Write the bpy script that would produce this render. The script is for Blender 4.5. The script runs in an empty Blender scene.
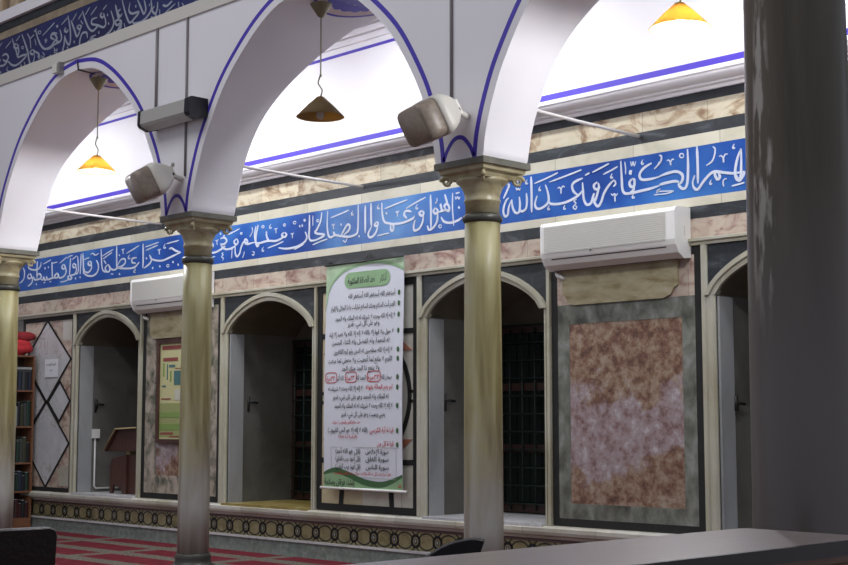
import bpy, bmesh, math, random, unicodedata
from math import pi, sin, cos, radians
from mathutils import Vector, Matrix
random.seed(7)
SC = bpy.context.scene
COL = SC.collection
D = 8.878          # the marble wall plane
YF = 6.765         # front face of the arcade

# ------------------------------------------------------------------ materials
def nt(name):
    m = bpy.data.materials.new(name); m.use_nodes = True
    t = m.node_tree; b = t.nodes['Principled BSDF']
    return m, t, b
def lnk(t, a, b): t.links.new(a, b)
def flat(name, col, rough=.5, metal=0, emit=None, es=0, spec=.5, noise=0, nscale=8, bump=0):
    m, t, b = nt(name)
    b.inputs['Base Color'].default_value = (*col, 1); b.inputs['Roughness'].default_value = rough
    b.inputs['Metallic'].default_value = metal; b.inputs['Specular IOR Level'].default_value = spec
    if emit: b.inputs['Emission Color'].default_value = (*emit, 1); b.inputs['Emission Strength'].default_value = es
    if noise or bump:
        tc = t.nodes.new('ShaderNodeTexCoord'); n = t.nodes.new('ShaderNodeTexNoise')
        n.inputs['Scale'].default_value = nscale; n.inputs['Detail'].default_value = 6
        lnk(t, tc.outputs['Object'], n.inputs['Vector'])
        if noise:
            mx = t.nodes.new('ShaderNodeMix'); mx.data_type = 'RGBA'
            mx.inputs[6].default_value = (*[max(0, c*(1-noise)) for c in col], 1)
            mx.inputs[7].default_value = (*[min(1, c*(1+noise)) for c in col], 1)
            lnk(t, n.outputs['Fac'], mx.inputs[0]); lnk(t, mx.outputs[2], b.inputs['Base Color'])
        if bump:
            bp = t.nodes.new('ShaderNodeBump'); bp.inputs['Strength'].default_value = bump; bp.inputs['Distance'].default_value = .01
            lnk(t, n.outputs['Fac'], bp.inputs['Height']); lnk(t, bp.outputs[0], b.inputs['Normal'])
    return m
def ramp(t, stops, interp='LINEAR'):
    r = t.nodes.new('ShaderNodeValToRGB'); r.color_ramp.interpolation = interp
    e = r.color_ramp.elements
    while len(e) < len(stops): e.new(.5)
    for k, (p, c) in zip(e, stops): k.position = p; k.color = (*c, 1)
    return r
def stone(name, stops, scale=3, stretch=(1, 1, 1), detail=8, rough=.35, dist=.6, block=None, vein=None, vscale=2.0, vwidth=.03, bump=0):
    """noise coloured stone; block=(length,tone) gives slab to slab variation along X; vein = colour of thin veins"""
    m, t, b = nt(name); b.inputs['Roughness'].default_value = rough
    tc = t.nodes.new('ShaderNodeTexCoord'); mp = t.nodes.new('ShaderNodeMapping')
    mp.inputs['Scale'].default_value = stretch; lnk(t, tc.outputs['Object'], mp.inputs['Vector'])
    n = t.nodes.new('ShaderNodeTexNoise'); n.inputs['Scale'].default_value = scale
    n.inputs['Detail'].default_value = detail; n.inputs['Distortion'].default_value = dist; n.inputs['Roughness'].default_value = .6
    lnk(t, mp.outputs[0], n.inputs['Vector'])
    r = ramp(t, stops); lnk(t, n.outputs['Fac'], r.inputs[0]); out = r.outputs[0]
    if vein:
        n2 = t.nodes.new('ShaderNodeTexNoise'); n2.inputs['Scale'].default_value = vscale; n2.inputs['Detail'].default_value = 5
        n2.inputs['Distortion'].default_value = 1.2; lnk(t, mp.outputs[0], n2.inputs['Vector'])
        a = t.nodes.new('ShaderNodeMath'); a.operation = 'SUBTRACT'; a.inputs[1].default_value = .5; lnk(t, n2.outputs['Fac'], a.inputs[0])
        a2 = t.nodes.new('ShaderNodeMath'); a2.operation = 'ABSOLUTE'; lnk(t, a.outputs[0], a2.inputs[0])
        r2 = ramp(t, [(0, (1, 1, 1)), (vwidth, (0, 0, 0))]); lnk(t, a2.outputs[0], r2.inputs[0])
        mx = t.nodes.new('ShaderNodeMix'); mx.data_type = 'RGBA'; lnk(t, r2.outputs[0], mx.inputs[0]); lnk(t, out, mx.inputs[6])
        mx.inputs[7].default_value = (*vein, 1); out = mx.outputs[2]
    if block:
        L, amt, off = block
        sp = t.nodes.new('ShaderNodeSeparateXYZ'); lnk(t, tc.outputs['Object'], sp.inputs[0])
        d = t.nodes.new('ShaderNodeMath'); d.operation = 'MULTIPLY_ADD'; d.inputs[1].default_value = 1/L; d.inputs[2].default_value = off; lnk(t, sp.outputs[0], d.inputs[0])
        f = t.nodes.new('ShaderNodeMath'); f.operation = 'FLOOR'; lnk(t, d.outputs[0], f.inputs[0])
        w = t.nodes.new('ShaderNodeTexWhiteNoise'); w.noise_dimensions = '1D'; lnk(t, f.outputs[0], w.inputs['W'])
        fr = t.nodes.new('ShaderNodeMath'); fr.operation = 'FRACT'; lnk(t, d.outputs[0], fr.inputs[0])
        j = t.nodes.new('ShaderNodeMath'); j.operation = 'LESS_THAN'; j.inputs[1].default_value = .008/L; lnk(t, fr.outputs[0], j.inputs[0])
        mr = t.nodes.new('ShaderNodeMapRange'); mr.inputs[3].default_value = 1-amt; mr.inputs[4].default_value = 1+amt; lnk(t, w.outputs['Value'], mr.inputs[0])
        s = t.nodes.new('ShaderNodeMath'); s.operation = 'MULTIPLY_ADD'; s.inputs[1].default_value = -.35; lnk(t, j.outputs[0], s.inputs[0]); lnk(t, mr.outputs[0], s.inputs[2])
        vm = t.nodes.new('ShaderNodeVectorMath'); vm.operation = 'SCALE'; lnk(t, out, vm.inputs[0]); lnk(t, s.outputs[0], vm.inputs['Scale']); out = vm.outputs[0]
    lnk(t, out, b.inputs['Base Color'])
    if bump:
        bp = t.nodes.new('ShaderNodeBump'); bp.inputs['Strength'].default_value = bump; bp.inputs['Distance'].default_value = .008
        lnk(t, n.outputs['Fac'], bp.inputs['Height']); lnk(t, bp.outputs[0], b.inputs['Normal'])
    return m
M = {}
M['plaster'] = flat('white_plaster', (.80, .775, .80), .75, noise=.03, nscale=1.5)
M['paint_blue'] = flat('blue_paint', (.055, .03, .42), .5)
M['cream'] = stone('cream_marble', [(.25, (.47, .44, .33)), (.5, (.59, .56, .44)), (.75, (.64, .62, .54))], 2.5, (1, 1, 1), block=(.82, .10, .2))
M['cream_mould'] = stone('cream_moulding', [(.25, (.30, .27, .18)), (.45, (.42, .40, .30)), (.7, (.50, .49, .42))], 3, (1, 1, .5))
M['black'] = stone('black_marble', [(.3, (.010, .012, .015)), (.55, (.022, .027, .032)), (.66, (.06, .068, .075)), (.78, (.17, .18, .20))], 3.0, (1, 1, 2.5), 10, dist=1.2, rough=.5, block=(1.1, .25, .4))
M['black_plain'] = stone('black_inlay', [(.3, (.006, .006, .006)), (.8, (.016, .015, .014))], 6, rough=.75)
M['breccia'] = stone('buff_breccia', [(.34, (.24, .15, .09)), (.43, (.42, .32, .21)), (.50, (.58, .51, .37)), (.66, (.63, .58, .44))], 3.2, (1, 1, 1.8), 12, dist=1.6, block=(.62, .10, .7))
M['breccia_low'] = stone('rose_breccia', [(.32, (.22, .12, .09)), (.43, (.40, .28, .23)), (.52, (.50, .41, .33)), (.68, (.55, .48, .39))], 4.5, (1, 1, 1.5), 12, dist=1.6, block=(.55, .12, .3))
M['pale'] = stone('pale_grey_marble', [(.3, (.42, .42, .43)), (.55, (.55, .55, .56)), (.75, (.64, .64, .65))], 1.6, (1, 1, 1), vein=(.34, .30, .24), vwidth=.01)
M['ivory'] = stone('ivory_marble', [(.3, (.42, .39, .29)), (.55, (.55, .53, .46)), (.75, (.60, .60, .57))], 2.2, (1, 1, 1), block=(.78, .12, .1))
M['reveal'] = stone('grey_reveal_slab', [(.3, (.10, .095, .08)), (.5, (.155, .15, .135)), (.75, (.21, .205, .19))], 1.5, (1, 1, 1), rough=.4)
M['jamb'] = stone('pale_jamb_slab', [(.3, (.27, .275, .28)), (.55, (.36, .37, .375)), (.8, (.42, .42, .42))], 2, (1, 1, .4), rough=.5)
M['recess_brown'] = stone('brown_recess_stone', [(.3, (.09, .08, .055)), (.7, (.16, .14, .10))], 2)  # dark brown stone for the recess tops and backs
M['green'] = stone('green_marble', [(.3, (.13, .17, .145)), (.55, (.23, .28, .25)), (.8, (.36, .41, .37))], 14, (1, 1, 1), 10)
M['greygreen'] = stone('grey_green_marble', [(.32, (.055, .058, .045)), (.47, (.13, .135, .11)), (.58, (.20, .21, .18)), (.74, (.33, .34, .32))], 7, (1, 1, .7), 14, dist=.25)
M['mottled'] = stone('mottled_old_marble', [(.34, (.06, .065, .05)), (.45, (.20, .19, .14)), (.55, (.38, .32, .26)), (.68, (.46, .42, .36))], 8, (1, 1, .8), 14, dist=.3)
M['sandslab'] = stone('sandstone_cartouche', [(.34, (.25, .20, .09)), (.47, (.38, .33, .19)), (.58, (.45, .40, .25)), (.72, (.50, .46, .34))], 7, (.6, 1, 1.8), 12, dist=.2)
M['redslab'] = stone('red_inlay', [(.3, (.30, .10, .06)), (.7, (.42, .20, .13))], 6)
M['sandpale'] = stone('buff_stone', [(.3, (.45, .37, .22)), (.6, (.58, .50, .33)), (.8, (.65, .57, .42))], 2)
M['colstone'] = None
M['conduit'] = flat('grey_conduit', (.22, .20, .20), .5)
M['white_plastic'] = flat('white_plastic', (.80, .79, .76), .35)
M['ac_grille'] = flat('ac_front_grille', (.56, .55, .50), .5)
M['ac_louvre'] = flat('ac_louvre_plastic', (.63, .62, .58), .5)
M['ac_dark'] = flat('ac_vent_slot', (.10, .09, .09), .6)
M['cream_plastic'] = flat('cream_plastic', (.72, .70, .62), .4)
M['taupe'] = flat('taupe_grille', (.27, .22, .175), .4, noise=.35, nscale=30)
M['fixture'] = flat('grey_diffuser', (.42, .41, .38), .35)
M['black_plastic'] = flat('black_plastic', (.008, .008, .012), .4)
M['metal'] = flat('dull_metal', (.35, .34, .32), .4, metal=.7)
M['brass'] = flat('olive_metal', (.22, .20, .12), .45, metal=.4)
M['iron'] = flat('dark_iron', (.012, .012, .012), .5)
M['rod'] = flat('cream_rod', (.72, .68, .66), .5)
M['wood'] = stone('shelf_wood', [(.3, (.14, .058, .03)), (.7, (.23, .105, .052))], 5, (1, 1, 8), rough=.4)
M['wood_dark'] = stone('dark_brown_wood', [(.3, (.045, .018, .013)), (.7, (.085, .036, .025))], 5, (6, 1, 1), rough=.45)
M['wood_window'] = flat('window_wood', (.035, .014, .010), .4)
M['wood_top'] = stone('counter_wood', [(.3, (.30, .245, .225)), (.7, (.36, .30, .28))], 4, (8, 1, 1), rough=.3)
M['wood_edge'] = flat('dark_wood_edge', (.014, .009, .008), .4)
M['wood_gold'] = flat('wood_edge_pale', (.42, .33, .17), .45)
M['pane'] = flat('dark_glass', (.006, .010, .009), .08)
M['grille'] = flat('green_grille', (.012, .026, .020), .5)
M['leather'] = flat('brown_leather', (.016, .010, .009), .38, bump=.2, nscale=60)
M['blackcloth'] = flat('black_chair_cloth', (.004, .004, .005), .6)
M['red'] = flat('red_cloth', (.55, .03, .04), .5, bump=.4, nscale=20)
M['darkred'] = flat('dark_red_cloth', (.25, .012, .018), .55)
M['paper'] = flat('paper', (.72, .73, .76), .7)
M['ink'] = flat('black_ink', (.02, .02, .025), .7)
M['redink'] = flat('red_ink', (.50, .03, .03), .7)
M['banner'] = flat('banner_fabric', (.66, .68, .75), .6, noise=.05, nscale=3)
M['bgreen'] = flat('banner_green', (.25, .42, .22), .6, noise=.25, nscale=6)
M['bgreen_d'] = flat('banner_dark_green', (.05, .13, .05), .6)
M['bgreen_p'] = flat('banner_pale_green', (.40, .55, .36), .6, noise=.3, nscale=9)
M['yellowstain'] = stone('ochre_stained_sill', [(.3, (.20, .14, .03)), (.6, (.34, .27, .09)), (.8, (.45, .40, .25))], 4)

def enamel(name, a, b_, c, rough=.25, scale=.9):
    m, t, b = nt(name); b.inputs['Roughness'].default_value = rough
    tc = t.nodes.new('ShaderNodeTexCoord'); n = t.nodes.new('ShaderNodeTexNoise')
    n.inputs['Scale'].default_value = scale; n.inputs['Detail'].default_value = 6; n.inputs['Distortion'].default_value = .4
    lnk(t, tc.outputs['Object'], n.inputs['Vector'])
    r = ramp(t, [(.38, a), (.5, b_), (.68, c)]); lnk(t, n.outputs['Fac'], r.inputs[0]); lnk(t, r.outputs[0], b.inputs['Base Color'])
    return m
M['navy'] = enamel('navy_enamel', (.006, .009, .065), (.008, .012, .085), (.011, .018, .12), .5)
def patched_blue():
    m = enamel('cobalt_enamel_worn', (.010, .052, .27), (.014, .080, .36), (.045, .18, .50), .42); t = m.node_tree; b = t.nodes['Principled BSDF']
    b.inputs['Specular IOR Level'].default_value = .3
    tc = t.nodes.new('ShaderNodeTexCoord'); sp = t.nodes.new('ShaderNodeSeparateXYZ'); lnk(t, tc.outputs['Object'], sp.inputs[0])
    n = t.nodes.new('ShaderNodeTexNoise'); n.inputs['Scale'].default_value = 2.2; n.inputs['Detail'].default_value = 7; lnk(t, tc.outputs['Object'], n.inputs['Vector'])
    a = t.nodes.new('ShaderNodeMath'); a.operation = 'ADD'; a.inputs[1].default_value = 10.0; lnk(t, sp.outputs[0], a.inputs[0])
    a2 = t.nodes.new('ShaderNodeMath'); a2.operation = 'ABSOLUTE'; lnk(t, a.outputs[0], a2.inputs[0])
    mr = t.nodes.new('ShaderNodeMapRange'); mr.inputs[1].default_value = .5; mr.inputs[2].default_value = 1.5; mr.inputs[3].default_value = .55; mr.inputs[4].default_value = .15; lnk(t, a2.outputs[0], mr.inputs[0])
    s1 = t.nodes.new('ShaderNodeMath'); s1.operation = 'ADD'; lnk(t, mr.outputs[0], s1.inputs[0]); lnk(t, n.outputs['Fac'], s1.inputs[1])
    m2 = t.nodes.new('ShaderNodeMapRange'); m2.inputs[1].default_value = .85; m2.inputs[2].default_value = 1.25; m2.inputs[4].default_value = .8; lnk(t, s1.outputs[0], m2.inputs[0])
    mx = t.nodes.new('ShaderNodeMix'); mx.data_type = 'RGBA'; lnk(t, m2.outputs[0], mx.inputs[0]); src = b.inputs['Base Color'].links[0].from_socket
    lnk(t, src, mx.inputs[6]); mx.inputs[7].default_value = (.13, .34, .66, 1); lnk(t, mx.outputs[2], b.inputs['Base Color']); return m
M['blue'] = patched_blue()
M['letter'] = flat('white_lettering', (.60, .64, .74), .4)
M['letter_dull'] = flat('grey_lettering', (.30, .33, .40), .5)

def column_mat():
    m, t, b = nt('veined_column_marble'); b.inputs['Roughness'].default_value = .42
    tc = t.nodes.new('ShaderNodeTexCoord'); mp = t.nodes.new('ShaderNodeMapping'); mp.inputs['Scale'].default_value = (3.2, 3.2, .28)
    lnk(t, tc.outputs['Object'], mp.inputs['Vector'])
    n = t.nodes.new('ShaderNodeTexNoise'); n.inputs['Scale'].default_value = 3.2; n.inputs['Detail'].default_value = 7; n.inputs['Distortion'].default_value = .5
    lnk(t, mp.outputs[0], n.inputs['Vector'])
    r = ramp(t, [(.28, (.16, .125, .045)), (.42, (.28, .24, .105)), (.55, (.38, .345, .17)), (.72, (.46, .43, .28))]); lnk(t, n.outputs['Fac'], r.inputs[0])
    r2 = ramp(t, [(.28, (.19, .17, .13)), (.45, (.33, .30, .25)), (.6, (.40, .39, .35)), (.75, (.46, .46, .44))]); lnk(t, n.outputs['Fac'], r2.inputs[0])
    sp = t.nodes.new('ShaderNodeSeparateXYZ'); lnk(t, tc.outputs['Object'], sp.inputs[0])
    n3 = t.nodes.new('ShaderNodeTexNoise'); n3.inputs['Scale'].default_value = 5; lnk(t, tc.outputs['Object'], n3.inputs['Vector'])
    ad = t.nodes.new('ShaderNodeMath'); ad.operation = 'MULTIPLY_ADD'; ad.inputs[1].default_value = .9; lnk(t, n3.outputs['Fac'], ad.inputs[0]); lnk(t, sp.outputs[2], ad.inputs[2])
    mr = t.nodes.new('ShaderNodeMapRange'); mr.inputs[1].default_value = 1.1; mr.inputs[2].default_value = 1.9; lnk(t, ad.outputs[0], mr.inputs[0])
    mx = t.nodes.new('ShaderNodeMix'); mx.data_type = 'RGBA'; lnk(t, mr.outputs[0], mx.inputs[0]); lnk(t, r2.outputs[0], mx.inputs[6]); lnk(t, r.outputs[0], mx.inputs[7])
    lnk(t, mx.outputs[2], b.inputs['Base Color'])
    return m
M['colstone'] = column_mat()
M['capital'] = stone('capital_stone', [(.3, (.30, .25, .13)), (.5, (.44, .39, .24)), (.75, (.56, .52, .37))], 6, (1, 1, 2))
M['abacus'] = stone('abacus_stone', [(.3, (.09, .09, .07)), (.7, (.17, .165, .13))], 7)
M['ring'] = flat('dark_ring_metal', (.07, .07, .06), .4, metal=.3)
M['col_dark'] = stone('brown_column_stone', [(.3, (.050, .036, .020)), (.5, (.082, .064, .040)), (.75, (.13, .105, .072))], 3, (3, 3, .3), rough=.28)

def add_highlight_scratches(m):
    """pale streak down the polished dark shaft: highlight and scratches painted into the colour"""
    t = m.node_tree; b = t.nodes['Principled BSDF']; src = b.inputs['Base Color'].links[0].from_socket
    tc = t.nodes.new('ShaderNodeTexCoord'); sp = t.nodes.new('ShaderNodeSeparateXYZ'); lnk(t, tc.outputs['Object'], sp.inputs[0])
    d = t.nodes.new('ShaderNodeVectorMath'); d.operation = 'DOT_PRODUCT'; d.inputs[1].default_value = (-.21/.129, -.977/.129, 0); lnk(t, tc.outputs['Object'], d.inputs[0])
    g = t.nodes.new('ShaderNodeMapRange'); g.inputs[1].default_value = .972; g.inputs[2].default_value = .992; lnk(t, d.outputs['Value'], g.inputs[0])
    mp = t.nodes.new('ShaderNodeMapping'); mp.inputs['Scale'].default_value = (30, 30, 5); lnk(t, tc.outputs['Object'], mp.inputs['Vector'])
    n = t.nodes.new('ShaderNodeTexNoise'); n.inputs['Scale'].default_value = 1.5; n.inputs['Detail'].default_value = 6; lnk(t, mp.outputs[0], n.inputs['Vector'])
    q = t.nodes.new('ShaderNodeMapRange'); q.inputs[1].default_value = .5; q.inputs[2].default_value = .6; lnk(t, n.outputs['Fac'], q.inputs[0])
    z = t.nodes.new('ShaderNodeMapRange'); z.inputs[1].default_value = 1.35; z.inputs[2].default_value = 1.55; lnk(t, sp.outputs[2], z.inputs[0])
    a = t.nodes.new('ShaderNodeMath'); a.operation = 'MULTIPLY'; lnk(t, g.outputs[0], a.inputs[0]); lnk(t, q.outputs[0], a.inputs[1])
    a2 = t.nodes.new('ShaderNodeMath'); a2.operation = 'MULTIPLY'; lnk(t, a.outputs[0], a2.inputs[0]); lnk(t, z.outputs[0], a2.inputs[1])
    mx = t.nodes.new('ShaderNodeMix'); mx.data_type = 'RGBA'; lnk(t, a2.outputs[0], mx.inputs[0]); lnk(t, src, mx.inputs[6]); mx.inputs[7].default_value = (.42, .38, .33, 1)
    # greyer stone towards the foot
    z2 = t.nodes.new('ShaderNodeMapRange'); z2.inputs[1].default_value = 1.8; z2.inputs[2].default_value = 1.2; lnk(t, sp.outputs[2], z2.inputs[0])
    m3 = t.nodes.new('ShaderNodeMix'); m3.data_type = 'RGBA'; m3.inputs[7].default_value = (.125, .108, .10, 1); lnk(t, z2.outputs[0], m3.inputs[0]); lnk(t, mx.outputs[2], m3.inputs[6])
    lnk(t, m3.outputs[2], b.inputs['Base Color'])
add_highlight_scratches(M['col_dark'])  # specular streak painted into the shaft colour, broken up like scratches
def carpet_mat():
    m, t, b = nt('prayer_carpet'); b.inputs['Roughness'].default_value = .95; b.inputs['Specular IOR Level'].default_value = .1
    tc = t.nodes.new('ShaderNodeTexCoord'); n = t.nodes.new('ShaderNodeTexNoise'); n.inputs['Scale'].default_value = 9; n.inputs['Detail'].default_value = 4
    lnk(t, tc.outputs['Object'], n.inputs['Vector'])
    sc_ = t.nodes.new('ShaderNodeVectorMath'); sc_.operation = 'SCALE'; sc_.inputs['Scale'].default_value = .05; lnk(t, n.outputs['Color'], sc_.inputs[0])
    ad = t.nodes.new('ShaderNodeVectorMath'); ad.operation = 'ADD'; lnk(t, tc.outputs['Object'], ad.inputs[0]); lnk(t, sc_.outputs[0], ad.inputs[1])
    sp = t.nodes.new('ShaderNodeSeparateXYZ'); lnk(t, ad.outputs[0], sp.inputs[0])
    def band(src, period, off, gap):
        a = t.nodes.new('ShaderNodeMath'); a.operation = 'MULTIPLY_ADD'; a.inputs[1].default_value = 1/period; a.inputs[2].default_value = off; lnk(t, src, a.inputs[0])
        f = t.nodes.new('ShaderNodeMath'); f.operation = 'FRACT'; lnk(t, a.outputs[0], f.inputs[0])
        g = t.nodes.new('ShaderNodeMath'); g.operation = 'GREATER_THAN'; g.inputs[1].default_value = gap; lnk(t, f.outputs[0], g.inputs[0]); return g.outputs[0]
    bx_ = band(sp.outputs[0], 1.58, .02, .11); by = band(sp.outputs[1], .60, .08, .36)
    mu = t.nodes.new('ShaderNodeMath'); mu.operation = 'MULTIPLY'; lnk(t, bx_, mu.inputs[0]); lnk(t, by, mu.inputs[1])
    r1 = ramp(t, [(.3, (.11, .014, .022)), (.7, (.17, .026, .036))]); lnk(t, n.outputs['Fac'], r1.inputs[0])
    n2 = t.nodes.new('ShaderNodeTexNoise'); n2.inputs['Scale'].default_value = 40; lnk(t, tc.outputs['Object'], n2.inputs['Vector'])
    r2 = ramp(t, [(.35, (.075, .065, .052)), (.65, (.21, .19, .155))]); lnk(t, n2.outputs['Fac'], r2.inputs[0])
    mx = t.nodes.new('ShaderNodeMix'); mx.data_type = 'RGBA'; lnk(t, mu.outputs[0], mx.inputs[0]); lnk(t, r2.outputs[0], mx.inputs[6]); lnk(t, r1.outputs[0], mx.inputs[7])
    lnk(t, mx.outputs[2], b.inputs['Base Color']); return m
M['carpet'] = carpet_mat()

def rosy_mat():
    """old plastered marble: rust red with a lilac patch and whitish splotches"""
    m, t, b = nt('worn_rose_marble'); b.inputs['Roughness'].default_value = .5
    tc = t.nodes.new('ShaderNodeTexCoord'); sp = t.nodes.new('ShaderNodeSeparateXYZ'); lnk(t, tc.outputs['Object'], sp.inputs[0])
    n = t.nodes.new('ShaderNodeTexNoise'); n.inputs['Scale'].default_value = 11; n.inputs['Detail'].default_value = 14; n.inputs['Roughness'].default_value = .7; lnk(t, tc.outputs['Object'], n.inputs['Vector'])
    rr = ramp(t, [(.36, (.09, .04, .028)), (.46, (.18, .09, .055)), (.54, (.27, .18, .12)), (.66, (.36, .29, .23))]); lnk(t, n.outputs['Fac'], rr.inputs[0])
    rl = ramp(t, [(.36, (.17, .09, .085)), (.46, (.29, .21, .21)), (.56, (.34, .28, .29)), (.66, (.50, .46, .47))]); lnk(t, n.outputs['Fac'], rl.inputs[0])
    n2 = t.nodes.new('ShaderNodeTexNoise'); n2.inputs['Scale'].default_value = 3.2; n2.inputs['Detail'].default_value = 5; lnk(t, tc.outputs['Object'], n2.inputs['Vector'])
    a = t.nodes.new('ShaderNodeMath'); a.operation = 'MULTIPLY_ADD'; a.inputs[1].default_value = 1.5; lnk(t, n2.outputs['Fac'], a.inputs[0]); lnk(t, sp.outputs[2], a.inputs[2])
    lo = t.nodes.new('ShaderNodeMapRange'); lo.inputs[1].default_value = 2.26; lo.inputs[2].default_value = 2.34; lo.inputs[3].default_value = 1; lo.inputs[4].default_value = 0; lnk(t, a.outputs[0], lo.inputs[0])
    hi = t.nodes.new('ShaderNodeMapRange'); hi.inputs[1].default_value = 1.62; hi.inputs[2].default_value = 1.74; lnk(t, a.outputs[0], hi.inputs[0])
    mu = t.nodes.new('ShaderNodeMath'); mu.operation = 'MULTIPLY'; lnk(t, lo.outputs[0], mu.inputs[0]); lnk(t, hi.outputs[0], mu.inputs[1])
    mx = t.nodes.new('ShaderNodeMix'); mx.data_type = 'RGBA'; lnk(t, mu.outputs[0], mx.inputs[0]); lnk(t, rr.outputs[0], mx.inputs[6]); lnk(t, rl.outputs[0], mx.inputs[7])
    n4 = t.nodes.new('ShaderNodeTexVoronoi'); n4.inputs['Scale'].default_value = 45; lnk(t, tc.outputs['Object'], n4.inputs['Vector'])
    r4 = ramp(t, [(.08, (.5, .5, .5)), (.2, (0, 0, 0))]); lnk(t, n4.outputs['Distance'], r4.inputs[0])
    m2 = t.nodes.new('ShaderNodeMix'); m2.data_type = 'RGBA'; m2.inputs[7].default_value = (.52, .42, .40, 1); lnk(t, r4.outputs[0], m2.inputs[0]); lnk(t, mx.outputs[2], m2.inputs[6])
    lnk(t, m2.outputs[2], b.inputs['Base Color'])
    bp = t.nodes.new('ShaderNodeBump'); bp.inputs['Strength'].default_value = .3; bp.inputs['Distance'].default_value = .01; lnk(t, n.outputs['Fac'], bp.inputs['Height']); lnk(t, bp.outputs[0], b.inputs['Normal'])
    return m
M['rosy'] = rosy_mat()
def shade_mat():
    m, t, b = nt('parchment_shade')
    b.inputs['Base Color'].default_value = (.20, .145, .07, 1); b.inputs['Roughness'].default_value = .7
    tr = t.nodes.new('ShaderNodeBsdfTranslucent'); tr.inputs[0].default_value = (.75, .48, .14, 1)
    mx = t.nodes.new('ShaderNodeMixShader'); mx.inputs[0].default_value = .36
    o = [n for n in t.nodes if n.type == 'OUTPUT_MATERIAL'][0]
    lnk(t, b.outputs[0], mx.inputs[1]); lnk(t, tr.outputs[0], mx.inputs[2]); lnk(t, mx.outputs[0], o.inputs[0]); return m
M['shade'] = shade_mat()
M['bulb_on'] = flat('lit_bulb', (1, 1, 1), .3, emit=(1, .93, .82), es=60)
M['bulb_off'] = flat('unlit_bulb', (.55, .55, .52), .15)

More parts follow.
